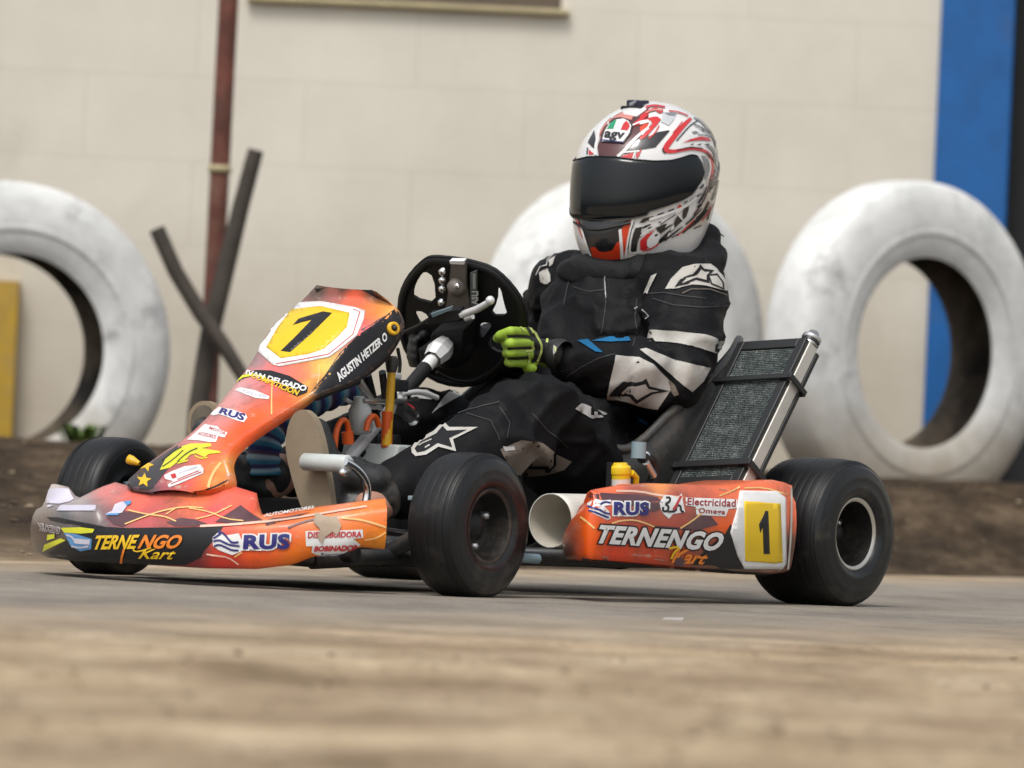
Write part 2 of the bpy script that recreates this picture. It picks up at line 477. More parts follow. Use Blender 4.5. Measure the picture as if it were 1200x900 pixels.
# ---- painted tyres half sunk in the bank
m_wrub, nt, b = new_mat('whitewashed_rubber')
na = tex_noise(nt, 2.4, 8, .7); nb2 = tex_noise(nt, 9, 7, .7)
wear = math_n(nt, 'ADD', math_n(nt, 'MULTIPLY', na, .7), math_n(nt, 'MULTIPLY', nb2, .3))
paint = ramp(nt, tex_noise(nt, 5, 7, .65), [(.3, (.50, .51, .495)), (.55, (.72, .73, .715)), (.75, (.80, .805, .79))])
f = ramp(nt, wear, [(.525, 0.0), (.60, .50), (.68, .85)])
cc = mixc(nt, f, paint, (.16, .165, .17))
tcg = N(nt, 'ShaderNodeTexCoord'); sg = N(nt, 'ShaderNodeSeparateXYZ'); nt.links.new(tcg.outputs['Object'], sg.inputs[0])
low = ramp(nt, math_n(nt, 'ADD', sg.outputs['Z'], math_n(nt, 'MULTIPLY', nb2, .22)), [(-.0, 0.0), (1.0, 0.0)])
zz = math_n(nt, 'MULTIPLY', math_n(nt, 'ADD', sg.outputs['Z'], .5), 1.0)
dirtf = ramp(nt, math_n(nt, 'ADD', zz, math_n(nt, 'MULTIPLY', nb2, .25)), [(.24, .8), (.52, 0.0)])
nt.links.new(mixc(nt, dirtf, cc, (.33, .27, .19)), b.inputs['Base Color']); b.inputs['Roughness'].default_value = .75
add_bump(nt, b, nb2, .4, .01)
m_inner = M('bare_rubber', (.030, .027, .024), .85, dust=.45, dscale=4)
def big_tyre(px, py, depth, Rr, rh, wd, ang, label):
    p = W(px, py, depth)
    root = MB()
    h = wd / 2
    prof = [(-.40 * wd, rh), (-.47 * wd, rh + .03), (-.5 * wd, rh + (Rr - rh) * .45), (-.47 * wd, rh + (Rr - rh) * .72), (-.41 * wd, Rr * .965), (-.33 * wd, Rr * .992),
            (-.15 * wd, Rr), (.15 * wd, Rr), (.33 * wd, Rr * .992), (.41 * wd, Rr * .965), (.47 * wd, rh + (Rr - rh) * .72), (.5 * wd, rh + (Rr - rh) * .45), (.47 * wd, rh + .03), (.40 * wd, rh)]
    ax = Vector((sin(ang), -cos(ang), 0))
    root.lathe(prof, (0, 0, 0), ax, m_wrub, 96)
    # moulded ring of the sidewall, outside only
    root.lathe([(.505 * wd, rh + .075), (.515 * wd, rh + .085), (.505 * wd, rh + .095)], (0, 0, 0), ax, m_wrub, 96)
    o = root.build('painted_tyre', fix=True); o.location = p
    i = MB()
    i.lathe([(.40 * wd, rh), (.36 * wd, rh + .005), (.42 * wd, rh + (Rr - rh) * .5), (.34 * wd, Rr * .93), (0, Rr * .96), (-.34 * wd, Rr * .93), (-.42 * wd, rh + (Rr - rh) * .5), (-.36 * wd, rh + .005), (-.40 * wd, rh)], (0, 0, 0), ax, m_inner, 96)
    i.build('tyre_lining', o)
    tag(o, label, 'tyre', 'white painted tyres along the wall')
    return o
big_tyre(1060, 413, 18.7, .565, .312, .24, R(41), 'large white painted tyre with scuffed top in front of the blue door jamb')
big_tyre(728, 398, 18.9, .545, .315, .30, R(40), 'white painted tyre standing right behind the driver')
big_tyre(2, 410, 18.5, .548, .312, .28, R(21), 'white painted tyre left of the leaning red pole, dark rubber inside')

# ---- pole, stakes
m_rust = M('red_oxide', (.115, .036, .024), .75, var=.55, dust=.25, dscale=6, bump=.3, bscale=40)
m_wood = M('weathered_wood', (.055, .045, .036), .85, var=.35, bump=.4, bscale=60)
p0, p1 = W(239, 560, 18.4), W(272, -80, 18.4)
q = MB(); q.tube([p0 + (p1 - p0) * t / 8 for t in range(9)], .032, m_rust, 14)
pole = q.build('pole')
q = MB(); cpt = p0 + (p1 - p0) * .565
q.lathe([(-.012, .033), (-.012, .038), (.012, .038), (.012, .033)], cpt, p1 - p0, m_sill, 20); q.build('clamp', pole)
tag(pole, 'rusty red metal pole standing in the dirt left of the kart', 'pole')
def stake(pts, r, label):
    q = MB(); q.tube(pts, r, m_wood, 9); o = q.build('wooden_stake'); tag(o, label, 'stake', 'dark stakes crossing the pole')
stake([W(300, 176, 18.1), W(283, 240, 18.1), W(266, 310, 18.1), W(246, 392, 18.1), W(232, 480, 18.1), W(226, 560, 18.1)], [.026, .028, .030, .032, .032, .032], 'dark upright stake leaning right beside the red pole')
stake([W(184, 268, 18.0), W(206, 318, 18.0), W(236, 368, 18.0), W(262, 404, 18.0), W(288, 446, 18.0), W(330, 520, 18.0)], [.026, .026, .026, .025, .022, .02], 'dark crooked stake slanting down across the red pole')

# ---- weeds at the foot of the left tyre
m_weed = M('weed_leaf', (.075, .13, .02), .6, var=.4)
def weed(px, py, depth, n, h, label):
    p = W(px, py, depth); p.z = h_ground(p.x, p.y) - .01
    q = MB(); rnd = random.Random(int(px))
    for i in range(n):
        a = rnd.random() * 6.28; l = h * (.5 + rnd.random() * .6); d = Vector((cos(a), sin(a), 0)); sd = Vector((-d.y, d.x, 0)) * .008
        b0 = d * rnd.random() * .06; mid = b0 + d * l * .35 + Vector((0, 0, l * .7)); tip = b0 + d * l * .85 + Vector((0, 0, l * .75))
        q.add([b0 - sd, b0 + sd, mid + sd * 1.6, mid - sd * 1.6, tip], [[0, 1, 2, 3], [3, 2, 4]], m_weed)
    o = q.build('weed'); o.location = p; tag(o, label, 'weed')
weed(96, 515, 17.7, 40, .10, 'small green weed growing at the foot of the left white tyre')
# ---- clods on the near verge, a scrap of paper on the track
m_clod = M('dry_clod', (.34, .27, .18), .95, var=.2, bump=.6, bscale=30, bdist=.01)
def clod(px, py, depth, r, label, sx=1.6):
    p = W(px, py, depth); q = MB(); P = []
    for i in range(9):
        P.append([])
        for j in range(14):
            d = Vector((sin(pi * i / 8) * cos(2 * pi * j / 14), sin(pi * i / 8) * sin(2 * pi * j / 14), cos(pi * i / 8)))
            k = 1 + .35 * noise.noise(d * 1.7 + Vector((px, 0, 0)))
            P[-1].append(Vector((d.x * r * sx * k, d.y * r * k, d.z * r * .75 * k)))
    q.grid(P, m_clod, cv=True); o = q.build('dirt_clod', fix=True); o.location = (p.x, p.y, h_ground(p.x, p.y) + r * .25); tag(o, label, 'clod')
clod(880, 848, 5.0, .018, 'pale dirt clod lying on the verge below the side pod')
m_paper = M('scrap', (.45, .43, .40), .8)
p = W(789, 729, 9.0)
q = MB(); s0 = CAM_H / max(1e-6, (CAM_H - p.z)); p = CAM + (p - CAM) * s0
q.slab([p + Vector((-.018, -.03, .004)), p + Vector((.014, -.03, .004)), p + Vector((.018, .03, .005)), p + Vector((-.012, .03, .004))], (0, 0, .002), m_paper)
tag(q.build('litter_scrap', fix=True), 'small white scrap lying on the asphalt in front of the side pod', 'litter')

# ---- loose stones and crumbs of earth on both verges
def gravel(name, n, yr, rr, label, seed):
    rnd = random.Random(seed); q = MB(); done = 0
    while done < n:
        y = rnd.uniform(*yr); x = rnd.uniform(-.115, .115) * y
        nr, fr_ = 7.3 + .92 * x, 13.2 + 1.78 * x
        if nr - .35 * rnd.random() ** 2 * 3 < y < fr_ + .25: continue
        r = rr * (.25 + rnd.random() ** 3); z = max(h_ground(x, y), .004 if nr < y < fr_ else -9) + r * .3; P = []
        a = rnd.random() * 6.28; sx = .7 + rnd.random() * .8; V = []
        for dx, dy, dz in ((1, 0, 0), (.3, .9, .1), (-.8, .5, 0), (-.7, -.6, .1), (.4, -.9, 0), (.25, .15, .42), (0, 0, -.6)):
            k = r * (.75 + rnd.random() * .5); V.append(Vector((x + (dx * sx * cos(a) - dy * sin(a)) * k, y + (dx * sx * sin(a) + dy * cos(a)) * k, z + dz * k)))
        q.add(V, [[i, (i + 1) % 5, 5] for i in range(5)] + [[(i + 1) % 5, i, 6] for i in range(5)], m_clod if rnd.random() < (.85 if rr < .008 else .12) else m_clod2, False); done += 1
    tag(q.build(name), label, kind='stuff')
m_clod2 = M('dark_crumb', (.10, .072, .046), .95, var=.4)
gravel('gravel', 700, (4.0, 8.0), .0055, 'loose stones and earth crumbs on the near verge', 3)
gravel('earth_crumbs', 1300, (11.5, 18.0), .011, 'clods and stones on the dirt bank behind the track', 5)
# ------------------------------------------------------------------ the kart
kart = empty('go_kart', 'orange and black racing kart number 1 with dusty body panels on the track', 'kart', KM)
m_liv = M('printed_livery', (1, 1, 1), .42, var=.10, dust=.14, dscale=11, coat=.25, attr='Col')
nt = m_liv.node_tree; bb = nt.nodes['Principled BSDF']          # scratches through the print and smeared grime
sc1 = ramp(nt, tex_noise(nt, 22, 10, .8, stretch=(.35, 1, 2.2)), [(.59, 0.0), (.66, .8)]); sc2 = ramp(nt, tex_noise(nt, 7, 9, .78), [(.50, 0.0), (.68, .62)])
old = bb.inputs['Base Color'].links[0].from_socket
nt.links.new(mixc(nt, sc1, mixc(nt, sc2, old, (.075, .050, .036)), (.50, .42, .34)), bb.inputs['Base Color'])
m_edge = M('black_plastic', (.010, .010, .011), .5, dust=.08, spec=.35)
m_blk = M('sticker_black', (.011, .011, .013), .4, dust=.06, spec=.4)
m_navy = M('sticker_navy', (.020, .018, .16), .4, dust=.06)
m_wht = M('sticker_white', (.74, .74, .73), .4, dust=.10)
m_red = M('sticker_red', (.50, .025, .03), .4, dust=.08)
m_dred = M('sticker_dark_red', (.30, .012, .02), .4, dust=.04)
m_yelst = M('sticker_yellow', (.80, .50, .015), .4, dust=.06)
m_lime = M('sticker_lime', (.66, .66, .03), .4, dust=.06)
m_orst = M('sticker_orange', (.80, .22, .02), .4, dust=.08)
m_lblue = M('sticker_blue', (.10, .28, .55), .4, dust=.1)
m_lav = M('sticker_lavender', (.58, .56, .66), .4, dust=.1)
m_line = M('livery_line', (.85, .52, .20), .4, dust=.1)
m_lineP = M('livery_pale', (.80, .52, .40), .4, dust=.1)
m_plum = M('livery_plum', (.10, .045, .055), .4, dust=.2)
m_scuff = M('scuffed_plastic', (.42, .33, .25), .8, var=.3, dust=.4)
m_worn = M('worn_white', (.55, .53, .49), .7, var=.25, dust=.3)
m_steel = M('dark_steel', (.045, .048, .052), .45, metal=.6, dust=.3)
m_chrome = M('chrome', (.82, .82, .83), .22, metal=1.0, var=.05, dust=.05)
m_silver = M('satin_silver', (.70, .70, .70), .32, metal=.25, var=.06, dust=.06)
m_alu = M('aluminium', (.60, .60, .60), .35, metal=.9, var=.1, dust=.15)
m_bgrey = M('blue_grey_paint', (.22, .32, .37), .4, dust=.25)
m_wplast = M('white_plastic', (.66, .64, .58), .4, var=.08, dust=.25)
m_tank = M('tank_plastic', (.52, .56, .54), .35, dust=.15)
m_rub = M('slick_rubber', (.0075, .008, .0088), .45, var=.35, dust=.16, spec=.35, dscale=7, bump=.15, bscale=160)
nt = m_rub.node_tree; tcr = N(nt, 'ShaderNodeTexCoord'); sr = N(nt, 'ShaderNodeSeparateXYZ'); nt.links.new(tcr.outputs['Object'], sr.inputs[0])
rib = math_n(nt, 'POWER', math_n(nt, 'ABSOLUTE', math_n(nt, 'SINE', math_n(nt, 'MULTIPLY', sr.outputs['Y'], 190.0))), .25)
add_bump(nt, nt.nodes['Principled BSDF'], rib, .35, .003)
m_rubs = M('tyre_sidewall', (.0095, .0105, .0115), .30, var=.3, dust=.15, spec=.45, dscale=9)
m_rim = M('dark_rim', (.035, .034, .033), .4, metal=.5, dust=.3)
m_rimin = M('rim_barrel', (.016, .015, .014), .55, metal=.3, dust=.2)
m_lip = M('rim_lip', (.62, .60, .55), .3, metal=.8, dust=.25)
m_orng = M('orange_hose', (.72, .11, .012), .4)
m_gold = M('yellow_rod', (.75, .42, .02), .4)

# ---- front bumper fairing
def bx(Y): return .395 - .20 * (abs(Y) / .425) ** 2.4
ridge = [(40, 597), (52, 596), (84, 597), (113, 597), (116, 611), (140, 618), (240, 617), (290, 614), (340, 611), (400, 601), (440, 595), (470, 590)]
botl = [(40, 648), (53, 653), (80, 657), (140, 660), (240, 666), (300, 667), (342, 662), (368, 652), (395, 651), (422, 641), (451, 644), (470, 644)]
topl = [(40, 575), (57, 568), (64, 567), (82, 571), (86, 580), (111, 590), (114, 574), (120, 570), (135, 565), (146, 568), (158, 572), (252, 572), (261, 569), (266, 567), (285, 573), (301, 578), (306, 603), (370, 594), (417, 588), (459, 583), (475, 583)]
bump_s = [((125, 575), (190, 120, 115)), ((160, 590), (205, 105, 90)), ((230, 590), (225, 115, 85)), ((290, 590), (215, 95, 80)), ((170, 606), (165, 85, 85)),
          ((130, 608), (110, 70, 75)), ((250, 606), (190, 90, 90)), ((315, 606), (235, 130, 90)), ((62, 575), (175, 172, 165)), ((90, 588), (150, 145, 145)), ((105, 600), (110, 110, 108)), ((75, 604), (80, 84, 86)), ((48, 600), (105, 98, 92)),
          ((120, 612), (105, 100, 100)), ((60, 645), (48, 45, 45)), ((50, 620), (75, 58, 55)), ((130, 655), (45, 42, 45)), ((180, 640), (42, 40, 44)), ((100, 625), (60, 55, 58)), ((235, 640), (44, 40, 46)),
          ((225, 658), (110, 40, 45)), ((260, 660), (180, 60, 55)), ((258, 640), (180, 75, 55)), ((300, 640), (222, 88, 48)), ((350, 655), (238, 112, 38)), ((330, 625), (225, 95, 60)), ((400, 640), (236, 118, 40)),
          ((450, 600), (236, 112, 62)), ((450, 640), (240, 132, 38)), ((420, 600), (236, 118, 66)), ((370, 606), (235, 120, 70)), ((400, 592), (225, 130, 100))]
bmp = MB(); P = []
for i in range(121):
    Y = -.403 + .815 * i / 120
    X = bx(Y)
    inn = Vector((1, 0, 0)); k = .30 * min(1, abs(Y) / .42)
    n = Vector((1, 2.4 * .20 / .425 * (abs(Y) / .425) ** 1.4 * (1 if Y > 0 else -1), 0)).normalized()
    zb = fit_z(X, Y, botl); zr = max(zb + .02, fit_z(X, Y, ridge))
    tt = max(0, min(1, (abs(Y) - .29) / .11)); ins_ = .085 - .058 * tt * tt * (3 - 2 * tt)
    Pb = Vector((X, Y, 0)) - n * ins_
    zt_ = max(zr + .004, fit_z(Pb.x, Pb.y, topl))
    row = [Vector((X, Y, zb + .012)) - n * .10, Vector((X, Y, zb + .002)) - n * .03, Vector((X, Y, zb)) - n * .006, Vector((X, Y, zb + .006))]
    for t, o in ((.3, .006), (.6, .007), (.85, .004)): row.append(Vector((X, Y, zb + (zr - zb) * t)) + n * o)
    row += [Vector((X, Y, zr)) - n * .002, Vector((X, Y, zr + (zt_ - zr) * .12)) - n * .012]
    for t in (.3, .55, .8): row.append(Vector((X, Y, zr + (zt_ - zr) * (t + .04))) - n * (.012 + (ins_ - .012) * t))
    row += [Vector((Pb.x, Pb.y, zt_)), Vector((Pb.x, Pb.y, zt_ - .012)) - n * .006, Vector((Pb.x, Pb.y, zr - .02)) - n * .012]
    P.append(row)
bmp.grid(P, m_liv)
for r in (P[0], P[-1]): bmp.add(r, [list(range(len(r)))], m_liv, False)
bv = bmp.bvh()
def D(poly, m, off=.0012, step=5): drape(bmp, bv, poly, m, off, step)
def S(pts, w, m, off=.0018): stroke(bmp, bv, smooth_loop(pts, 1, False), w, m, off)
# dark band of the nose
D([(112, 617), (150, 619), (215, 618), (262, 617), (252, 632), (240, 644), (236, 653), (218, 662), (170, 661), (120, 659), (70, 655), (56, 648), (78, 633), (96, 616)], m_blk, .0008)
D(ZE((90, 275), (180, 280), (300, 305), (430, 330), (500, 345), (420, 352), (300, 330), (200, 318), (120, 300)), m_blk)
D(ZE((190, 352), (330, 348), (425, 360), (415, 385), (330, 392), (215, 385)), m_lime)
D(ZE((75, 470), (190, 425), (225, 440), (160, 470), (100, 500), (62, 520)), m_lime)
D(ZE((100, 400), (150, 395), (150, 425), (95, 440)), m_lime, .002)
D(ZE((70, 195), (435, 195), (437, 232), (70, 232)), m_lav, .0015)
D(ZE((95, 75), (250, 75), (262, 120), (290, 160), (180, 185), (90, 180), (85, 130)), m_lav)
D(ZE((215, 385), (300, 395), (410, 430), (405, 500), (330, 515), (300, 500), (260, 475)), m_lblue, .0016)
D(ZE((280, 425), (400, 435), (395, 470), (330, 465), (290, 460)), m_lav, .0022)
S(ZE((235, 400), (275, 415), (290, 440)), 2, m_lav, .0026); S(ZE((270, 480), (330, 490), (390, 480)), 2, m_lav, .0026)
text(bmp, bv, 'VELOCIDAD', ZE((40, 365), (185, 392), (190, 352), (38, 322)), m_plum, .003, .02, 0, m_wht, .08)
text(bmp, bv, 'TERNE', [(111, 644), (160, 643), (165, 627), (114, 628)], m_yelst, .003, .035, .25)
text(bmp, bv, 'NGO', [(162, 643), (211, 643), (216, 627), (167, 627)], m_orst, .003, .035, .25)
text(bmp, bv, 'Kart', [(163, 654), (206, 655), (208, 644), (164, 643)], m_yelst, .0032, .015, .45)
S(ZE((720, 480), (700, 510), (740, 520), (830, 490)), 1.6, m_yelst, .003); S(ZE((640, 500), (625, 545), (615, 595)), 2.6, m_orst, .003)
# blue sticker and light streaks on the hump
D(ZE((500, 255), (545, 235), (565, 190), (610, 172), (665, 170), (660, 195), (620, 250), (560, 265)), m_lav, .0018)
D(ZE((500, 258), (600, 255), (590, 270), (505, 268)), m_lblue, .0024); D(ZE((630, 172), (690, 165), (680, 190), (655, 200)), m_lblue, .0024)
D(ZE((510, 280), (640, 235), (700, 245), (830, 262), (700, 300), (630, 345), (560, 330)), m_plum, .0009)
D([(195, 612), (212, 607), (228, 609), (243, 614), (230, 617), (205, 617)], m_plum, .0009)
D([(252, 612), (282, 592), (296, 603), (310, 611), (280, 615)], m_plum, .0009)
S(ZE((660, 230), (800, 262), (920, 275), (1000, 310)), 1.5, m_line); S(ZE((640, 330), (780, 275), (900, 235), (1060, 205), (1190, 215)), 1.5, m_line); S(ZE((930, 260), (1000, 215)), 1.2, m_line)
S([(222, 596), (245, 600), (265, 609), (285, 611)], 1.4, m_line); S([(230, 609), (250, 604), (272, 593)], 1.3, m_line)
S([(235, 617), (262, 616), (300, 613), (340, 609), (380, 602), (430, 594)], 2.2, m_lineP)
# near wing
wave = [((82, 605), (105, 590), (118, 580), (100, 572), (130, 580), (150, 605), (168, 625), (200, 622)), ((82, 618), (110, 612), (130, 622), (160, 635), (205, 640)), ((85, 640), (110, 632), (140, 645), (170, 660), (200, 660))]
D(Z2((78, 600), (110, 570), (145, 590), (200, 580), (215, 615), (212, 665), (170, 682), (110, 660), (80, 640)), m_wht, .0014)
for wv in wave: S(Z2(*wv), 2.2, m_navy, .0024)
text(bmp, bv, 'RUS', Z2((220, 655), (438, 655), (442, 582), (226, 588)), m_navy, .003, .05, 0, m_wht, .075, 1.05)
D(Z2((512, 570), (780, 562), (782, 600), (735, 605), (770, 632), (765, 662), (720, 686), (580, 688), (540, 668), (545, 640), (515, 640)), m_wht, .0012)
text(bmp, bv, 'DISTRIBUIDORA', Z2((522, 603), (775, 598), (777, 570), (525, 574)), m_red, .0022, .03)
text(bmp, bv, 'BOBINADOR', Z2((550, 664), (756, 660), (760, 632), (554, 638)), m_red, .0022, .05, .1)
text(bmp, bv, 'Repuestos', Z2((585, 684), (715, 680), (716, 668), (586, 670)), m_navy, .0022, .01)
D(Z2((560, 490), (600, 500), (640, 505), (660, 500), (680, 545), (660, 590), (640, 570), (600, 600), (590, 630), (570, 600), (580, 560), (550, 530)), m_scuff, .0034)
S(Z2((680, 508), (760, 515), (830, 532), (908, 558)), 2.2, m_line); S(Z2((790, 610), (850, 600), (905, 565)), 1.6, m_line); S(Z2((50, 678), (100, 685), (150, 690), (200, 725)), 1.5, m_lineP); S(Z2((180, 690), (215, 670)), 1.3, m_line)
S(Z2((430, 555), (500, 528), (600, 505)), 2.2, m_plum)
D(Z2((300, 530), (360, 510), (420, 505), (540, 480), (420, 520), (330, 545)), m_plum, .001)
text(bmp, bv, 'AUTOMOTORES', Z2((318, 512), (556, 470), (556, 456), (318, 496)), m_wht, .003, .02, .2)
S(Z2((918, 420), (922, 470), (912, 540), (890, 650)), 1.4, m_worn)
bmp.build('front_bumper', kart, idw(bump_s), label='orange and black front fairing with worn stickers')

OFFK[0] = .6
# ---- nose panel
st = [(578, (178, 577), (226, 577.5), None), (575, (158, 575), (248, 574.5), None), (571, (149, 571), (262, 569.5), None), (566, (146, 566), (269, 564), None), (552, (160, 552), (266, 551), None), (539, (180, 539), (262, 540), None), (527, (194, 527), (268, 527), None),
      (515, (217, 515), (280, 516), None), (500, (232, 500), (303, 500), None), (485, (247, 485), (325, 486), None), (470, (260, 470), (349, 471), None),
      (455, (271, 455), (364, 460), (371, 460)), (440, (284, 440), (381, 441), (397, 453)), (425, (294, 426), (392, 424), (414, 446)), (410, (303, 410), (405, 407), (432, 436)),
      (395, (310, 396), (421, 391), (452, 420)), (380, (321, 379), (440, 378), (467, 396)), (365, (340, 365), (461, 364), (473, 378)), (350, (356, 351), (459, 352), (469, 361)), (337, (371, 334), (436, 340), (440, 341))]
wid = [.048, .090, .112, .118, .118, .098, .074, .064, .070, .077, .087, .095, .098, .098, .098, .108, .118, .120, .104, .066]
nos = MB(); P = []
rows = []
for (v, f, n, o), w_ in zip(st, wid):
    dl = max(0, .026 * (1 - len(rows) / 7)); a = U(*f, -w_ + dl); c = U(*n, w_ + dl)
    d = U(*o, w_ + .022) if o else c + Vector((-.012, .004, -.006))
    rows.append((a, c, d))
# smooth the stations a little along the panel
def sm(k):
    q = [r[k] for r in rows]
    return [q[0]] + [q[i] * .6 + (q[i - 1] + q[i + 1]) * .2 for i in range(1, len(q) - 1)] + [q[-1]]
A_, C_, D_ = sm(0), sm(1), sm(2)
def catmull(q, k=4):
    out = []
    for i in range(len(q) - 1):
        p0, p1, p2, p3 = q[max(0, i - 1)], q[i], q[i + 1], q[min(len(q) - 1, i + 2)]
        for j in range(k):
            t = j / k
            out.append(.5 * ((2 * p1) + (p2 - p0) * t + (2 * p0 - 5 * p1 + 4 * p2 - p3) * t * t + (3 * p1 - p0 - 3 * p2 + p3) * t ** 3))
    return out + [q[-1]]
A_, C_, D_ = catmull(A_), catmull(C_), catmull(D_)
for i in range(len(A_)):
    a, c, d = A_[i], C_[i], D_[i]
    along = (A_[min(i + 1, len(A_) - 1)] - A_[max(0, i - 1)]).normalized()
    nrm = (c - a).cross(along).normalized()
    if nrm.x < 0: nrm = -nrm
    wd_ = (c - a).length
    row = [a + Vector((-.03, -.004, -.02)), a + Vector((-.012, -.001, -.008))]
    for t in [j / 10 for j in range(11)]: row.append(a.lerp(c, t) + nrm * (.055 * wd_ * 4 * t * (1 - t)) - nrm * .0)
    for t in (.25, .6, 1): row.append(c.lerp(d, t) + nrm * .006 * sin(pi * t))
    row.append(d + Vector((-.01, -.002, -.004)))
    P.append(row)
nos.grid(P, m_liv)
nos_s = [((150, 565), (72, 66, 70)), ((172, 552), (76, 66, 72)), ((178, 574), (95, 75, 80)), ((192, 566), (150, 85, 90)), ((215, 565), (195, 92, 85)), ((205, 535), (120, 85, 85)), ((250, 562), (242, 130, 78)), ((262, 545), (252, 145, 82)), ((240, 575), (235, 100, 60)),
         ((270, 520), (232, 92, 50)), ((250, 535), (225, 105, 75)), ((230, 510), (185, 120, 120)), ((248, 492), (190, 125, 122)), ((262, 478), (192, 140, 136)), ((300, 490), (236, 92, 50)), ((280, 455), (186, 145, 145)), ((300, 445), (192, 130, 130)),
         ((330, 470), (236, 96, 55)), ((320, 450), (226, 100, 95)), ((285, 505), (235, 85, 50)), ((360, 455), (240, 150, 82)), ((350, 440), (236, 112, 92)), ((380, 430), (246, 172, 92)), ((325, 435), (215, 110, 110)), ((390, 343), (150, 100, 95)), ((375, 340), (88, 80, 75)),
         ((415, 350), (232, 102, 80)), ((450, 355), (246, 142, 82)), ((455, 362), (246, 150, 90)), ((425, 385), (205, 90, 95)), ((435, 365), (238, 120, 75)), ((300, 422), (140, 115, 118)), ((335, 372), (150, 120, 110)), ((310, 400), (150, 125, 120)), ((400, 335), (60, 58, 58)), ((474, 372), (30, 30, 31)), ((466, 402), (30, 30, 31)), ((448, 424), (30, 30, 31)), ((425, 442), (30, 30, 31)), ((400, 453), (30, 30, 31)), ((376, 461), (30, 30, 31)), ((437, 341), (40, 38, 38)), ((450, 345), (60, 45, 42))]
bv = nos.bvh()
def D(poly, m, off=.0012, step=5): drape(nos, bv, poly, m, off, step)
def S(pts, w, m, off=.0018): stroke(nos, bv, smooth_loop(pts, 1, False), w, m, off)
D(Z3((505, 768), (600, 655), (690, 520), (800, 412), (900, 345), (1010, 262), (1052, 262), (1078, 345), (1042, 448), (960, 570), (848, 652), (704, 722), (540, 760)), m_blk, .0009)
D(Z3((560, 103), (740, 115), (880, 150), (1000, 215), (1015, 245), (900, 195), (830, 150), (700, 130), (610, 130), (555, 165), (545, 140)), m_blk, .0009)
text(nos, bv, 'AGUSTIN HETZER O', Z3((688, 692), (970, 440), (958, 392), (662, 643)), m_wht, .0028, .04, 0, None)
D([(146, 563), (150, 572), (165, 577), (176, 578), (184, 566), (195, 552), (212, 535), (208, 522), (196, 530), (172, 546)], M('livery_charcoal', (.045, .040, .043), .4, dust=.15), .0008)
star = lambda cx, cy, r, a0: [(cx + (r if k % 2 == 0 else r * .45) * cos(a0 + k * pi / 5), cy + (r if k % 2 == 0 else r * .45) * .95 * sin(a0 + k * pi / 5)) for k in range(10)]
D(star(172, 545, 9, -1.2), m_yelst, .002); D(star(169, 563, 9, -1.45), m_yelst, .002)
D(ZF((345, 668), (385, 590), (440, 545), (500, 500), (560, 482), (700, 480), (708, 500), (640, 515), (765, 535), (770, 548), (690, 555), (660, 578), (600, 552), (560, 560), (520, 600), (470, 610), (420, 650)), m_lime, .0018)
S(ZF((360, 600), (420, 552), (500, 505)), 1.2, m_blk, .0026); S(ZF((470, 608), (540, 545), (610, 515)), 1.2, m_blk, .0026); S(ZF((365, 645), (440, 595), (510, 530)), 1.0, m_blk, .0026)
S(ZF((470, 620), (545, 600)), 1.6, m_lime, .002); S(ZF((590, 565), (630, 588), (680, 580)), 1.4, m_lime, .002)
D(ZF((375, 705), (420, 680), (520, 640), (630, 628), (655, 660), (650, 690), (500, 755), (410, 788), (400, 770), (440, 745), (385, 730)), m_wht, .0018)
D(ZF((420, 700), (455, 690), (465, 720), (435, 730)), m_red, .0026); S(ZF((480, 690), (610, 645)), 1.3, m_lav, .0026); S(ZF((425, 765), (640, 680)), 1.0, m_red, .0026); S(ZF((470, 735), (620, 672)), 1.0, m_red, .0026)
D(ZF((535, 455), (600, 400), (660, 345), (750, 360), (770, 385), (820, 405), (800, 440), (755, 430), (740, 470), (690, 472), (620, 460)), m_wht, .0018)
text(nos, bv, 'ACCESORIOS', ZF((610, 420), (735, 452), (745, 425), (625, 400)), m_red, .0026, .01); text(nos, bv, 'MOTOR', ZF((690, 380), (805, 425), (812, 405), (700, 362)), m_red, .0026, .01)
D(ZF((690, 275), (760, 225), (850, 240), (950, 275), (960, 300), (935, 332), (880, 318), (810, 290), (760, 275), (720, 285)), m_wht, .0018)
text(nos, bv, 'RUS', ZF((758, 268), (935, 325), (950, 275), (775, 228)), m_navy, .0027, .04, .1)
D(Z3((75, 735), (110, 722), (200, 740), (280, 775), (275, 792), (200, 785), (120, 755)), m_wht, .0018)
text(nos, bv, 'TALLER', Z3((110, 748), (262, 786), (268, 770), (125, 734)), m_lav, .0026, .01)
D(Z3((85, 690), (120, 640), (200, 620), (290, 622), (400, 655), (505, 720), (500, 750), (440, 775), (380, 745), (270, 680), (180, 655), (130, 668)), m_blk, .0016)
D(Z3((85, 692), (125, 665), (180, 655), (262, 672), (255, 655), (170, 640), (120, 652)), m_lime, .0022)
text(nos, bv, 'IVAN DELGADO', Z3((140, 645), (488, 748), (505, 716), (150, 618)), m_wht, .0027, .04)
text(nos, bv, 'COMPETICION', Z3((170, 662), (440, 772), (460, 742), (185, 640)), m_yelst, .0030, .03)
S(Z3((298, 680), (292, 760), (292, 880)), 1.6, m_line); S(Z3((570, 590), (572, 660), (560, 700)), 1.2, m_line)
S(ZF((685, 790), (700, 730), (730, 670), (775, 615)), 3.2, m_line); S(ZF((795, 600), (815, 660), (830, 710)), 1.6, m_lineP)
D(Z3((815, 380), (880, 350), (905, 330), (960, 300), (900, 350), (830, 405)), m_plum, .0011)
S(ZF((100, 760), (130, 815), (240, 828), (420, 832), (560, 828), (700, 800), (828, 735)), 1.6, m_edge, .002)
nose = nos.build('nose_panel', kart, idw(nos_s), label='tall orange nose panel with black upper side')
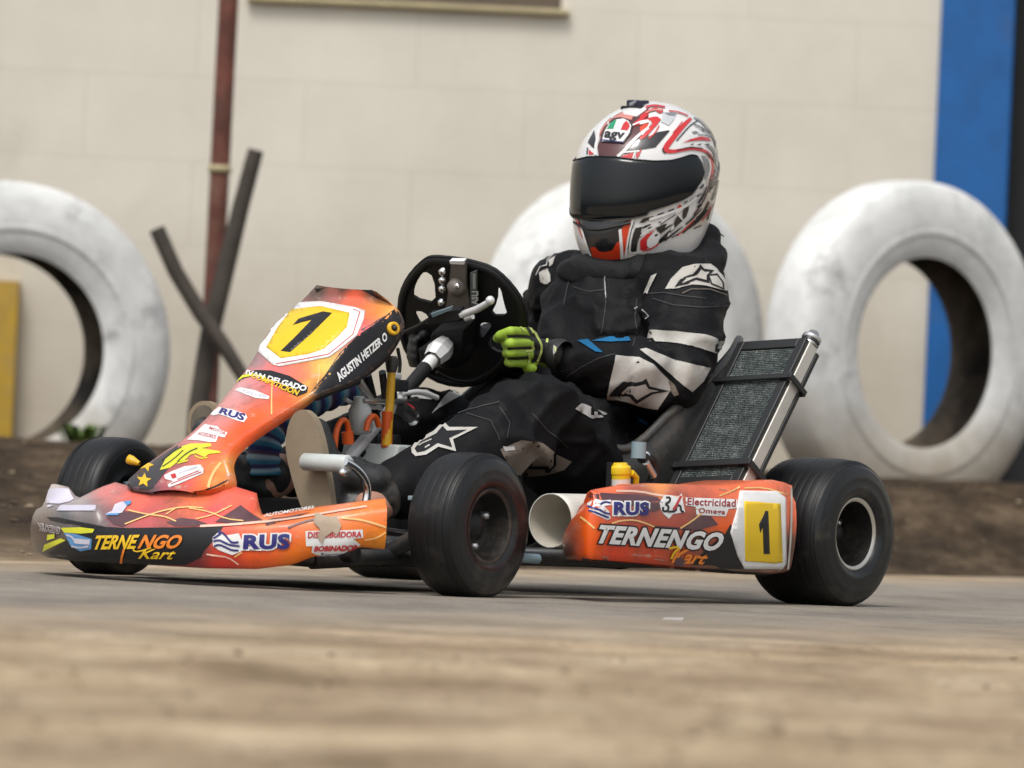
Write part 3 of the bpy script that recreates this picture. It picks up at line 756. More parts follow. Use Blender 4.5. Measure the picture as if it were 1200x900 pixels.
# number plates: white board, yellow field, figure one
def plate(bvh, white, yellow, fig, thin=None, name='number_plate', offs=.004):
    q = MB()
    drape(q, bvh, white, m_wht, offs, 6)
    drape(q, bvh, yellow, m_yplate, offs + .0009, 6)
    if thin:
        for t in thin: stroke(q, bvh, t, .9, m_red, offs + .0009)
    drape(q, bvh, fig, m_blk, offs + .0018, 4)
    return q.build(name, kart, solid=.0025, label='white board with black figure 1 on yellow')
m_yplate = M('plate_yellow', (.78, .52, .012), .4, var=.06, dust=.12)
plate(bv, Z3((215, 515), (240, 440), (310, 340), (460, 225), (580, 218), (780, 255), (840, 275), (830, 330), (790, 420), (690, 500), (630, 545), (420, 585), (340, 600), (300, 590)),
      Z3((265, 490), (330, 375), (410, 270), (470, 262), (580, 250), (750, 290), (735, 370), (690, 420), (600, 500), (510, 530), (350, 555)),
      Z3((350, 513), (405, 520), (525, 415), (648, 292), (595, 284), (540, 300), (455, 325), (420, 362), (470, 347), (530, 332), (440, 425)),
      [Z3((320, 588), (480, 560), (630, 530), (770, 415), (810, 285), (770, 268))])
q = MB(); c = U(158, 541, -.125); q.lathe([(-.01, .004), (.006, .0085), (.014, .0085), (.016, 0)], c, (.2, -.9, .3), m_gold, 14); q.build('nose_bolt', kart)
q = MB(); c = U(461, 385, .135); q.lathe([(-.004, .0), (-.004, .013), (.004, .012), (.004, .006), (.0, .006)], c, (.3, .9, .2), m_gold, 16); q.ball(c + Vector((.001, .004, .001)), .005, m_steel); q.build('nose_bolt', kart)

# ---- near side pod
ptop = [(650, 652), (656, 644), (661, 627), (667, 609), (674, 594), (685, 583), (700, 576), (733, 570), (773, 567.5), (827, 569), (867, 570), (880, 567.5), (907, 564), (923, 563.5), (932, 568)]
pbot = [(650, 652), (656, 656), (680, 657), (720, 660), (773, 664), (827, 669), (865, 672), (901, 674), (923, 671), (930, 668)]
pod = MB(); P = []
path = [(-.208, .490), (-.192, .513), (-.174, .540), (-.160, .564), (-.153, .577), (-.156, .585), (-.175, .588)]
path = [tuple(p) for p in smooth_loop(path, 2, False)]
path += [(-.18 - .588 * k / 50, .587) for k in range(51)]
for i, (X, Y) in enumerate(path):
    s = i / (len(path) - 1)
    za = fit_z(X, Y, pbot); zb = fit_z(X, Y, ptop)
    e = .0 if i < len(path) - 3 else .006
    fl = .03 + .125 * max(0, min(1, (-.30 - X) / .12)) if i > 20 else .012
    a_, c_ = path[max(0, i - 1)], path[min(len(path) - 1, i + 1)]
    tn = Vector((c_[0] - a_[0], c_[1] - a_[1], 0)).normalized(); nn = Vector((-tn.y, tn.x, 0)); B3 = Vector((X, Y, 0)); zu = Vector((0, 0, 1)); zb = max(zb, za + .012)
    row = [B3 + nn * fl * .7 + zu * (za + .01), B3 + nn * min(.03, fl * .6) + zu * za, B3 + nn * .008 + zu * za]
    for t in (.04, .12, .25, .4, .55, .7, .82, .92): row.append(B3 - nn * (.010 * sin(pi * t) - e - .006 * (t > .9)) + zu * (za + (zb - .006 - za) * t))
    row += [B3 + nn * .010 + zu * (zb - .002), B3 + nn * min(.03, fl * .7) + zu * (zb + .001), B3 + nn * fl + zu * (zb - .004), B3 + nn * (fl + .008) + zu * (zb - .02)]
    P.append(row)
pod.grid(P, m_liv, flip=True)
nl = len(P[-1]); pod.f.append(list(range(len(pod.v) - nl, len(pod.v)))); pod.mi.append(pod.mid(m_liv)); pod.sm.append(False)
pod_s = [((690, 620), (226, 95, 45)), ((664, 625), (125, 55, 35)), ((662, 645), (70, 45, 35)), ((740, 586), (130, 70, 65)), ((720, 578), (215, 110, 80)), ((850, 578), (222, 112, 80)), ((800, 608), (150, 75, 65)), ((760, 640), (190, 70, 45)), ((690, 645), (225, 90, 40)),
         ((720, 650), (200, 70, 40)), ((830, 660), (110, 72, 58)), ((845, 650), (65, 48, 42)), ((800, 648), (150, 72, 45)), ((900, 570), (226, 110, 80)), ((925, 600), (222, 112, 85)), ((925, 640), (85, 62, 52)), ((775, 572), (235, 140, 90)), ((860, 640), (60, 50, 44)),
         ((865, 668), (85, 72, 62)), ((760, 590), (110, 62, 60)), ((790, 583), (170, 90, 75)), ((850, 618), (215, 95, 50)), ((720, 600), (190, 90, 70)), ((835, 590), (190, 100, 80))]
bv = pod.bvh()
def D(poly, m, off=.0012, step=5): drape(pod, bv, poly, m, off, step)
def S(pts, w, m, off=.0018): stroke(pod, bv, smooth_loop(pts, 1, False), w, m, off)
D(ZG((230, 130), (330, 105), (430, 110), (600, 118), (720, 135), (780, 200), (700, 240), (560, 200), (400, 160), (300, 150)), m_plum, .0008)
S(ZG((430, 92), (600, 95), (720, 122), (900, 140)), 2.6, m_lineP, .0012)
D(ZG((560, 300), (700, 335), (900, 350), (1000, 260), (1100, 270), (1150, 330), (1000, 370), (760, 360)), m_plum, .0007)
D([(826, 645), (850, 625), (856, 614), (874, 650), (868, 672), (826, 668), (808, 664)], m_blk, .0009)
S(ZG((185, 275), (230, 310), (280, 355)), 2.2, m_line); S(ZG((400, 320), (460, 300), (560, 295), (640, 320), (700, 345)), 1.8, m_line); S(ZG((880, 355), (960, 305), (1030, 250)), 2.0, m_line); S(Z7((760, 305), (800, 290), (850, 265)), 1.6, m_line); S(Z7((870, 270), (960, 268), (1060, 300)), 1.6, m_line)
D(ZG((230, 180), (285, 148), (330, 160), (395, 155), (398, 190), (345, 200), (380, 235), (392, 285), (370, 298), (240, 235)), m_wht, .0014)
for wv in (((235, 200), (275, 215), (310, 222), (345, 245), (385, 255)), ((240, 228), (280, 240), (320, 258), (378, 280)), ((318, 190), (345, 170), (392, 178))): S(ZG(*wv), 2.2, m_navy, .0024)
text(pod, bv, 'RUS', ZG((410, 262), (658, 265), (662, 172), (412, 170)), m_navy, .003, .05, 0, m_wht, .08, 1.05)
# the little electrician mark and its name
D(ZG((735, 175), (770, 122), (820, 125), (860, 140), (890, 110), (900, 170), (915, 240), (830, 255), (800, 288), (760, 252), (745, 225)), m_wht, .0014)
S(ZG((780, 140), (810, 140), (805, 170), (770, 185), (800, 200), (790, 235), (755, 235), (760, 205)), 2.4, m_blk, .0024); S(ZG((790, 238), (850, 236), (848, 200), (880, 190), (885, 236), (905, 238)), 2.4, m_blk, .0024); S(ZG((885, 130), (850, 195), (830, 225)), 2.8, m_red, .0028)
D(Z7((612, 312), (838, 320), (838, 358), (800, 362), (788, 394), (660, 388), (655, 352), (612, 346)), m_wht, .0014)
text(pod, bv, 'Electricidad', Z7((617, 344), (830, 353), (832, 321), (620, 314)), m_dred, .0026, .018, 0, None, .055, 1.06)
text(pod, bv, 'Omega', Z7((665, 386), (783, 392), (785, 364), (668, 357)), m_dred, .0026, .02, 0, None, .055, 1.06)
text(pod, bv, 'TERNENGO', Z7((217, 512), (760, 548), (784, 466), (234, 430)), m_wht, .0032, .045, .22, m_blk, .06, 1.08)
text(pod, bv, 'Kart', Z7((545, 598), (700, 606), (712, 556), (548, 528)), m_orst, .0036, .03, .45)
S(Z7((535, 535), (560, 528), (585, 530), (560, 548), (545, 580)), 2.4, m_yelst, .004)
D(Z7((560, 585), (585, 570), (610, 590), (600, 612), (565, 608)), m_plum, .0042)
S([(682, 655), (740, 660), (800, 666), (860, 671), (905, 673)], 2.2, m_edge, .0025)
D(Z7((235, 590), (260, 575), (275, 590), (250, 602)), m_plum, .002)
S(Z7((1068, 250), (1078, 280), (1074, 480), (1060, 640)), 2.2, m_worn, .002); S(Z7((960, 655), (1010, 665), (1055, 650)), 3.0, m_worn, .002)
for (x, y, l) in ((700, 590, 6), (812, 596, 9), (880, 575, 7), (766, 655, 12), (705, 652, 8), (842, 573, 10)): S([(x, y), (x + l, y + 1.5)], .8, m_scuff, .0016)
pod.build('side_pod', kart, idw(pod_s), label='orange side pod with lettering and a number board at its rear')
plate(bv, Z7((850, 282), (1010, 285), (1050, 315), (1052, 600), (1035, 625), (870, 625), (840, 570), (808, 465), (835, 370)),
      Z7((865, 330), (1025, 338), (1035, 595), (1000, 600), (870, 590)), Z7((958, 370), (970, 372), (977, 558), (950, 558), (946, 440), (935, 466), (929, 430), (945, 400)))

OFFK[0] = 1.0
# ---- white duct with open mouth ahead of the side pod
q = MB(); c0 = U(645, 610, .452); ax = Vector((-1, 0, .02))
r0 = .0485
q.lathe([(0, r0 - .0015), (-.0005, r0), (.02, r0), (.16, r0 * .98)], c0, ax, m_wplast, 48)
q.lathe([(0, r0 - .0015), (.12, r0 - .004), (.14, .0)], c0, ax, M('duct_inside', (.50, .47, .40), .6, dust=.3), 48)
q.build('air_duct', kart)

# ---- wheels
def wheel(x, y, Dm, wd, rr, steer, rear, label, hid=False):
    root = empty('wheel', parent=kart, loc=(x, y, Dm / 2)); root.rotation_euler = (0, 0, steer)
    root['label'] = label
    Rr = Dm / 2; h = wd / 2; sgn = 1 if y > 0 else -1
    ax = Vector((0, sgn, 0))
    prof = [(-h * .86, rr), (-h * .98, rr + .012), (-h, rr + (Rr - rr) * .45), (-h * .97, Rr * .84), (-h * .90, Rr * .91), (-h * .78, Rr * .960), (-h * .62, Rr * .985), (-h * .4, Rr * .998), (0, Rr * 1.003), (h * .4, Rr * .998), (h * .62, Rr * .985), (h * .78, Rr * .960), (h * .87, Rr * .925)]
    t = MB(); t.lathe(prof, (0, 0, 0), ax, m_rub, 96)
    # sidewall with moulded rings
    sw = [(h * .87, Rr * .925), (h * .93, Rr * .885), (h * .95, Rr * .865), (h * .95, Rr * .855), (h * .995, rr + (Rr - rr) * .62), (h, rr + (Rr - rr) * .5), (h * 1.0, rr + .022), (h * 1.015, rr + .016), (h * .99, rr + .010), (h * .92, rr + .002), (h * .86, rr)]
    t.lathe(sw, (0, 0, 0), ax, m_rubs, 96)
    # worn grooves round the shoulder
    for k in ((.62, .70, .78, .84) if not rear else (.74, .80, .86)):
        rk = Rr * lerp_line([(.4, .998), (.62, .985), (.78, .960), (.87, .925)], k)
        t.lathe([(h * (k - .016), rk + .0006), (h * k, rk + .0016), (h * (k + .016), rk - .0004)], (0, 0, 0), ax, m_rub, 96)
    t.build('tyre', root, fix=False)
    r = MB()
    lipm = m_lip if rear else m_rim
    r.lathe([(h * .84, rr + .004), (h * .90, rr + .003), (h * .905, rr - .002), (h * .86, rr - .006)], (0, 0, 0), ax, lipm, 64)
    r.lathe([(h * .86, rr - .006), (h * .5, rr - .010), (h * .1, rr - .014), (0, rr - .018), (-.005, .03), (-.005, 0)], (0, 0, 0), ax, m_rimin, 64)
    r.lathe([(-h * .86, rr), (-h * .4, rr - .014), (-.03, rr - .016), (-.03, 0)], (0, 0, 0), ax, m_rimin, 48)
    r.build('rim', root)
    u = MB(); u.lathe([(-.02, .026), (h * .30, .026), (h * .36, .020), (h * .5, .013), (h * .52, 0)], (0, 0, 0), ax, m_rimin, 24)
    for k in range(3):
        a = 2 * pi * k / 3 + .5; c = Vector((cos(a) * .036, 0, sin(a) * .036))
        u.lathe([(0, .007), (.014 + h * .1, .007), (.016 + h * .1, 0)], c, ax, m_alu, 6)
    u.build('hub', root)
    return root
wheel(0, .428, .257, .104, .0655, R(3), False, 'near front wheel with dusty slick tyre')
wheel(0, -.412, .257, .106, .0655, R(6), False, 'far front wheel behind the fairing')
wheel(-.955, .515, .280, .178, .0665, 0, True, 'near rear wheel with bright rim edge')
wheel(-.955, -.50, .281, .19, .0665, 0, True, 'far rear wheel mostly hidden beneath the kart')

# ---- chassis
fr = MB(); rt = .0155
for s in (1, -1):
    fr.tube([(.20, s * .24, .055), (.05, s * .27, .065), (-.15, s * .29, .072), (-.55, s * .29, .072), (-.80, s * .31, .075), (-1.02, s * .31, .085)], rt, m_steel, 12)
    fr.tube([(-.17, s * .29, .08), (-.22, s * .50, .085), (-.40, s * .51, .085), (-.68, s * .51, .085), (-.74, s * .31, .08)], .011, m_steel, 10)
    fr.tube([(.20, s * .24, .055), (.30, s * .20, .06)], .012, m_steel, 10)
for X in (.14, -.28, -.62, -1.0): fr.tube([(X, -.29, .07), (X, .29, .07)], rt, m_steel, 12)
fr.tube([(.30, -.20, .06), (.30, .20, .06)], .012, m_steel, 10)
fr.tube([(.02, -.36, .12), (.02, -.24, .06)], rt, m_steel, 10); fr.tube([(.02, .36, .12), (.02, .24, .06)], rt, m_steel, 10)
fr.build('chassis_frame', kart)
q = MB(); q.box((-.08, 0, .05), (.52, .50, .004), m_edge); q.build('floor_tray', kart)
q = MB(); q.box((-.02, -.02, .105), (.012, .26, .11), m_edge); q.build('dark_gap_slab', kart, bevel=.003)  # black slab added to darken the gap behind the pedals
q = MB(); q.lathe([(-.50, .02), (.52, .02)], (-.955, 0, .1405), (0, 1, 0), m_steel, 20); q.build('rear_axle', kart)
# stub axle bracket beside the near front wheel
for s in (1, -1):
    q = MB()
    y = s * .335
    q.box((.0, y, .172), (.05, .055, .008), m_bgrey); q.box((.0, y, .092), (.05, .055, .008), m_bgrey); q.box((.0, y + s * .028, .132), (.05, .008, .088), m_bgrey)
    q.lathe([(-.055, .007), (.055, .007)], (.0, y - s * .012, .132), (0, 0, 1), m_chrome, 12); q.lathe([(0, .011), (.06, .011)], (0, y + s * .03, .132), (0, s, 0), m_steel, 12)
    q.lathe([(-.035, .017), (.035, .017)], (.0, y - s * .012, .132), (0, 0, 1), m_bgrey, 16)
    q.build('stub_axle', kart, bevel=.0015)
q = MB(); q.tube([(-.10, -.34, .10), (-.09, .0, .12), (-.10, .34, .10)], .006, m_alu, 10); q.ball((-.10, .34, .10), .011, m_steel); q.build('tie_rod', kart)

# ---- steering
SWC = U(540, 375, 0.0); SWN = Vector((-.80, .04, .60)).normalized()
def UP(px, py, o=SWC, n=SWN):
    d = ray_k(px, py); return CAM_K + d * ((o - CAM_K).dot(n) / d.dot(n))
def filled(loops, th, m, mb, mapf, n, bev=True):
    bm = bmesh.new(); E = []
    for L in loops:
        vs = [bm.verts.new(mapf(*p)) for p in L]
        E += [bm.edges.new((vs[i], vs[(i + 1) % len(vs)])) for i in range(len(vs))]
    bmesh.ops.triangle_fill(bm, use_beauty=True, edges=E)
    bm.verts.ensure_lookup_table(); bm.verts.index_update()
    V = [v.co.copy() for v in bm.verts]; Fc = [[v.index for v in f.verts] for f in bm.faces]
    bnd = [(e.verts[0].index, e.verts[1].index) for e in bm.edges if len(e.link_faces) == 1]
    bm.free()
    k = len(V); n = Vector(n).normalized()
    mb.add([v + n * th / 2 for v in V] + [v - n * th / 2 for v in V], [f for f in Fc] + [[i + k for i in f[::-1]] for f in Fc] + [[a, b, b + k, a + k] for a, b in bnd], m, False)
outer = [(466, 353), (472, 332), (483, 315), (497, 302), (507, 299), (530, 301), (550, 304), (577, 312), (593, 325), (608, 343), (617, 360), (619, 382), (612, 402), (600, 424), (578, 444), (550, 454), (520, 451), (495, 438), (476, 415), (467, 388)]
holes = [[(498, 318), (508, 325), (510, 353), (486, 347), (486, 338), (491, 327)], [(486, 364), (498, 365), (505, 375), (494, 380)],
         [(584, 336), (588, 340), (591, 355), (595, 367), (576, 367), (583, 353)], [(563, 378), (578, 378), (568, 393), (563, 394)], [(573, 398), (590, 384), (602, 396), (596, 412), (580, 409)]]
sw = MB()
m_grip = M('wheel_grip', (.007, .007, .008), .6, dust=.03, spec=.3, bump=.2, bscale=200)
filled([smooth_loop(outer, 1)] + [smooth_loop([((x - sum(p[0] for p in h) / len(h)) * 1.15 + sum(p[0] for p in h) / len(h), (y - sum(p[1] for p in h) / len(h)) * 1.12 + sum(p[1] for p in h) / len(h)) for x, y in h], 1) for h in holes], .006, m_grip, sw, UP, SWN)
# round grip along the rim
rim_in = [(SWC.x, SWC.y)]
pts = [UP(*p) for p in smooth_loop(outer, 2)]; cen = sum(pts, Vector()) / len(pts)
ring = [p + (cen - p).normalized() * .0105 for p in pts]
sw.tube(ring + [ring[0]], .0088, m_grip, 12, caps=False)
wheel_obj = sw.build('steering_wheel', kart, fix=True)
q = MB()
m_hubp = M('hub_plate', (.17, .15, .135), .5, metal=.3, dust=.15)
fo = -SWN
def UO(px, py, h): return UP(px, py, SWC + fo * h)
def plq(px): return [UO(*p, .012) for p in px]
q.slab(plq([(531, 304), (547, 304), (548, 335), (553, 362), (524, 362), (528, 335)]), fo * .006, m_hubp)
q.slab(plq([(530, 302.5), (547, 302.5), (547, 306.5), (531, 306)]), fo * .010, m_wht)
q.lathe([(0, .018), (.012, .017), (.02, .010), (.022, 0)], UO(537, 335, .018), fo, m_hubp, 20)
q.ball(UO(536, 335, .038), .006, m_chrome)
for p in ((520, 317), (520, 327), (520, 337), (519, 353)): q.lathe([(0, .0075), (.008, .007), (.011, .003), (.011, 0)], UO(*p, .012), fo, m_chrome, 14)
q.slab(plq([(552, 319), (559.5, 316), (559.5, 358), (552, 358)]), fo * .003, M('grey_sticker', (.12, .13, .13), .5))
q.build('hub_plate', wheel_obj, fix=True)
q = MB()
q2 = MB(); q2.slab(plq([(551, 316), (561, 314), (561, 360), (551, 360)]), fo * .0035, m_grip); bvw = q2.bvh()
text(q, bvw, 'ASLI', [(560, 357), (560, 341), (553, 341), (553, 357)], m_wht, .001, .02)
stroke(q, bvw, [(556, 320), (556, 338)], 3.4, M('grey_print', (.35, .38, .37), .5), .001)
q.build('wheel_lettering', wheel_obj)
# hub block, switch box, lever
q = MB(); q.hexa(UO(516, 404, .03), UO(556, 398, .03) - UO(516, 404, .03), UO(518, 378, .03) - UO(516, 404, .03), fo * .04, m_grip); q.lathe([(0, .038), (.02, .040), (.045, .034), (.06, .02), (.06, 0)], UO(536, 400, .02), fo, m_grip, 24)
q.build('steering_hub', kart, fix=True, bevel=.004)
q = MB(); o = UO(506, 376, .06); q.hexa(o, UO(543, 370, .06) - o, UO(507, 364, .06) - o, fo * .014, m_edge); q.slab([UO(506, 367, .076), UO(531, 358, .076), UO(530, 362, .076), UO(508, 371, .076)], fo * .003, m_bgrey)
q.tube([UO(541, 369, .07), UO(560, 362, .07), UO(575, 353, .07)], [.0068, .0068, .0058], m_silver, 12); q.ball(UO(574.5, 352, .07), .0085, m_silver)
q.tube([UO(472, 390, .05), UO(490, 382, .055), UO(507, 371, .06)], .0035, m_edge, 8)
q.tube([UO(546, 374, .055), UO(554, 371, .055)], .005, m_silver, 10)
q.build('clutch_lever', kart, fix=True)
# column
CB, CT = U(399, 549, .045), U(523, 402, .01)
q = MB()
cp = lambda t: CB + (CT - CB) * t
q.tube([cp(0), cp(1)], .0112, m_silver, 16)
q.tube([cp(.57), cp(.80)], .0135, m_edge, 14); q.tube([cp(.80), cp(.86)], .0125, m_wht, 14); q.tube([cp(.50), cp(.57)], .0125, m_wht, 14)
q.lathe([(-.03, .018), (-.005, .024), (.01, .022), (.028, .016)], cp(.94), CT - CB, m_silver, 8, smooth=False)
q.build('steering_column', kart)
q = MB(); q.hexa(U(516, 428, -.02) , Vector((-.06, 0, .03)), Vector((0, -.05, 0)), Vector((.008, .0, .03)), m_grip)
q.build('column_support', kart, bevel=.004)
# brackets under the nose panel
q = MB()
q.hexa(U(372, 470, .06), Vector((-.12, 0, .035)), Vector((0, -.13, 0)), Vector((-.01, 0, .035)), m_edge)
q.tube([U(419, 444, .05), U(434, 468, .05)], .008, m_alu, 10); q.tube([U(452, 470, .04), U(448, 436, .06)], .007, m_steel, 10)
q.tube([U(425, 470, .06), U(460, 471, .06), U(488, 468, .0)], .006, m_alu, 8); q.tube([U(430, 440, .0), U(440, 480, .0), U(452, 520, .0)], .009, m_edge, 8)
q.tube([U(470, 478, .05), U(482, 488, .05)], .014, m_steel, 12); q.ball(U(484, 490, .05), .014, m_chrome)
q.build('nose_bracket', kart, bevel=.002)
q = MB(); q.tube([U(459, 432, .08), U(457, 470, .08), U(453, 522, .08)], [.0075, .008, .009], m_gold, 12); q.lathe([(-.01, .009), (.01, .013), (.02, .008)], U(459, 430, .08), (0, 0, 1), m_steel, 12)
q.build('yellow_rod', kart)
q = MB(); q.tube([U(454, 482, .078), U(453, 524, .078)], .0105, m_orng, 12)
for a in ([(392, 528), (394, 505), (399, 493), (405, 492), (408, 500), (409, 512)], [(429, 505), (431, 494), (436, 487), (441, 489), (444, 500)]):
    h_ = MB(); h_.tube([U(x, y, .08) for x, y in smooth_loop(a, 2, False)], .0055, m_orng, 10)
    if a[0][0] == 392: h_.tube([U(407, 506, .08), U(408, 520, .08)], .011, m_orng, 12)
    h_.build('orange_hose', kart)
h_ = MB(); h_.tube([U(474, 478, .03), U(480, 482, .03)], .012, m_red, 10); h_.build('red_connector', kart)
q.build('rod_boot', kart)
# fuel tank and overflow bottle between the driver's legs
q = MB(); o = U(392, 566, -.02); q.hexa(o, Vector((-.16, .02, 0)), Vector((0, .13, 0)), Vector((-.02, 0, .075)), m_tank); q.lathe([(0, .022), (.018, .022), (.02, .018), (.02, 0)], o + Vector((-.09, .05, .075)), (0, 0, 1), m_edge, 16)
q.build('fuel_tank', kart, bevel=.014)
q = MB(); q.lathe([(0, 0), (0, .018), (.008, .021), (.045, .021), (.06, .010), (.068, .010), (.068, 0)], U(424, 508, .05), (.2, 0, 1), m_tank, 24); q.build('overflow_bottle', kart)
# brake pedal
q = MB(); a, c = U(356, 541, .085), U(408, 543.5, .19); c.x = a.x = (a.x + c.x) / 2 + .03
PX = U(365, 540, .155).x + .022; a = U(356, 541, PX, 0); c = U(409, 543.5, PX, 0)
q.lathe([(0, 0), (0, .013), (.003, .0155), ((c - a).length - .003, .0155), ((c - a).length, .013), ((c - a).length, 0)], a, c - a, m_tank, 24)
bp = q.build('brake_pedal', kart)
q = MB(); q.tube([Vector(U(x, y, c.y)) for x, y in smooth_loop([(404, 541), (412, 545), (421, 552), (428, 562), (431, 574), (429, 590), (424, 606)], 2, False)], .0075, m_chrome, 12); q.ball(U(402, 554, c.y), .008, m_chrome)
q.build('pedal_arm', bp)
# striped padding sleeve beside the far leg
q = MB()
m_str, nt, b = new_mat('striped_fabric')
at = N(nt, 'ShaderNodeAttribute'); at.attribute_name = 'Col'; nt.links.new(at.outputs['Color'], b.inputs['Base Color']); b.inputs['Roughness'].default_value = .85
add_bump(nt, b, tex_noise(nt, 60, 4), .4, .004)
path = smooth_loop([U(x, y, -.06) for x, y in ((314, 552), (317, 528), (328, 500), (350, 477), (385, 458), (412, 450))], 2, False) if False else None
pp = [(309, 556), (309, 535), (313, 514), (323, 496), (341, 481), (365, 470), (388, 460), (412, 452)]
pts = [U(x, y, -.07) for x, y in pp]
dense = catmull(pts, 10)
q.tube(dense, [.030 + .006 * sin(i * .9) * .35 for i in range(len(dense))], m_str, 18)
pal = [(.03, .19, .30), (.22, .36, .44), (.04, .035, .12), (.05, .22, .36), (.28, .38, .42), (.06, .03, .08), (.02, .04, .16)]
def strc(co):
    k = min(range(len(dense)), key=lambda i: (dense[i] - co).length)
    return pal[int(k / 2.1) % len(pal)]
q.build('striped_sleeve', kart, strc, label='sleeve of blue, pale and purple stripes')

# ---- seat
seat = MB(); m_seat = M('seat_shell', (.040, .041, .040), .42, var=.2, dust=.22, coat=.1)
cY = .055
RS = [((667, 544, .225), (-.50, .075)), ((690, 530, .25), (-.60, .060)), ((712, 525, .27), (-.68, .055)), ((735, 526, .29), (-.78, .060)), ((757, 512, .30), (-.88, .075)),
      ((786, 483, .31), (-.97, .13)), ((823, 450, .31), (-1.02, .22)), ((856, 415, .295), (-1.06, .36)), ((866, 398, .26), (-1.07, .44))]
rp = []; spn = []
for (px, py, Yr), sp_ in RS:
    q_ = U(px, py, Yr); rp.append(Vector((q_.x, Yr - cY, q_.z))); spn.append(Vector((sp_[0], 0, sp_[1])))
rp = catmull(rp, 4); spn = catmull(spn, 4)
P = []
for r_, s_ in zip(rp, spn):
    row = []
    for k in range(25):
        th = -1 + 2 * k / 24; a = abs(th)
        y = (1 - (1 - a) ** 2.2) ** 1.0 * r_.y * (1.0 + .08 * sin(pi * a)); y = math.copysign(y, th)
        f = a ** 2.6
        row.append(Vector((s_.x + (r_.x - s_.x) * f, cY + y, s_.z + (r_.z - s_.z) * f)))
    P.append(row)
seat.grid(P, m_seat)
for s in (0, -1): seat.tube([r[s] for r in P], .006, m_seat, 8)
so = seat.build('seat', kart); md = so.modifiers.new('thick', 'SOLIDIFY'); md.thickness = .006; md.offset = 0

# ---- radiator
TL, TR, BR_, BL = U(868, 401, .345), U(946, 396, .505), U(868, 564, .505), U(784, 568, .345)
wv = ((TR - TL) + (BR_ - BL)) / 2; hv = ((TL - BL) + (TR - BR_)) / 2
nb = hv.cross(wv).normalized()
if nb.x > 0: nb = -nb
th = .042
m_core, nt, b = new_mat('radiator_core')
vor = N(nt, 'ShaderNodeTexVoronoi'); vor.inputs['Scale'].default_value = 260; tcc = N(nt, 'ShaderNodeTexCoord'); nt.links.new(tcc.outputs['Object'], vor.inputs['Vector'])
cr = ramp(nt, tex_noise(nt, 60, 7, .8), [(.3, (.040, .055, .055)), (.5, (.11, .135, .13)), (.72, (.36, .39, .37))])
nt.links.new(cr, b.inputs['Base Color']); b.inputs['Roughness'].default_value = .55; b.inputs['Metallic'].default_value = .3
add_bump(nt, b, vor.outputs['Distance'], .8, .004)
m_rfr = M('radiator_frame', (.013, .014, .015), .4, dust=.1)
m_rside = M('radiator_side', (.60, .58, .53), .4, metal=.4, dust=.2)
q = MB(); q.hexa(BL + wv * .06 + hv * .03 + nb * .004, wv * .88, hv * .94, nb * (th - .008), m_core)
# tubes and fins
for i in range(72):
    o = BL + wv * .08 + hv * (.04 + .915 * i / 71) + nb * .0015; q.hexa(o, wv * .84, hv * .0045, nb * .004, m_core)
for i in range(46):
    o = BL + wv * (.085 + .83 * i / 45) + hv * .035 + nb * .0025; q.hexa(o, wv * .005, hv * .93, nb * .002, m_core)
rad = q.build('radiator', kart)
q = MB()
for o, a, c in ((BL, wv * .10, hv), (BL + wv * .89, wv * .11, hv), (BL + wv * .10, wv * .79, hv * .045), (BL + hv * .94 + wv * .10, wv * .79, hv * .06)):
    q.hexa(o - nb * .002, a, c, nb * (th * .35), m_rfr)
q.hexa(BL + wv * 1.0 + nb * .008, wv.normalized() * .004, hv, nb * (th * .62), m_rside)
q.hexa(BL + wv * 1.0 + nb * (th * .85), wv.normalized() * .005, hv * .98, nb * .010, m_rfr)
q.hexa(BL + wv * .02 + nb * (th * .35), wv * .98, hv * .99, nb * (th * .5), m_rside)
q.build('radiator_frame', rad, fix=True, bevel=.0015)
for (f, lw) in ((.70, .019), (.10, .022)):
    q = MB(); o = BL + hv * f - nb * .010; wn = wv.normalized(); hn = hv.normalized()
    q.hexa(o - wn * .008, wv + wn * .02, hn * lw * .6, nb * .005, m_rfr); q.hexa(o + wv + wn * .008, wn * .005, hn * lw * .6, nb * (th + .018), m_rfr); q.hexa(o - wn * .008, wn * .005, hn * lw * .6, nb * (th + .018), m_rfr)
    q.hexa(o + nb * (th + .014) - wn * .008, wv + wn * .02, hn * lw * .6, nb * .005, m_rfr)
    q.build('radiator_strap', rad, fix=True, bevel=.001)
q = MB(); cc_ = TR + nb * th * .5 - wv * .06
q.lathe([(0, .016), (.010, .016), (.012, .019), (.018, .019), (.021, .011), (.030, .010), (.031, 0)], cc_, hv, m_alu, 20); q.lathe([(.004, .0185), (.010, .0185)], cc_, hv, m_rfr, 20); q.build('radiator_cap', rad)
# water hoses, pump and yellow reservoir
q = MB(); q.tube(smooth_loop([U(x, y, .40) for x, y in ((752, 536), (765, 540), (768, 556), (762, 572), (740, 580))], 2, False), .011, m_edge, 12); q.lathe([(0, .014), (.03, .014)], U(748, 537, .40), (0, 0, 1), m_bgrey, 14); q.ball(U(757, 534, .40), .009, m_chrome); q.tube([U(757, 542, .41), U(766, 558, .41)], .007, m_alu, 10)
q.build('water_pump', kart)
m_yb = M('yellow_cap', (.72, .50, .012), .4, dust=.2)
q = MB(); o = U(712, 572, .42); q.lathe([(-.01, .018), (.026, .018), (.027, .0195), (.040, .0195), (.043, .014), (.047, .013), (.047, 0)], o + Vector((-.018, .016, 0)), (.1, 0, 1), m_yb, 20); q.lathe([(.004, .0184), (.018, .0184)], o + Vector((-.018, .016, 0)), (.1, 0, 1), m_worn, 20); q.tube([o + Vector((-.03, .03, .03)), o + Vector((-.045, .03, .022)), o + Vector((-.05, .025, -.01))], .006, m_yb, 10)
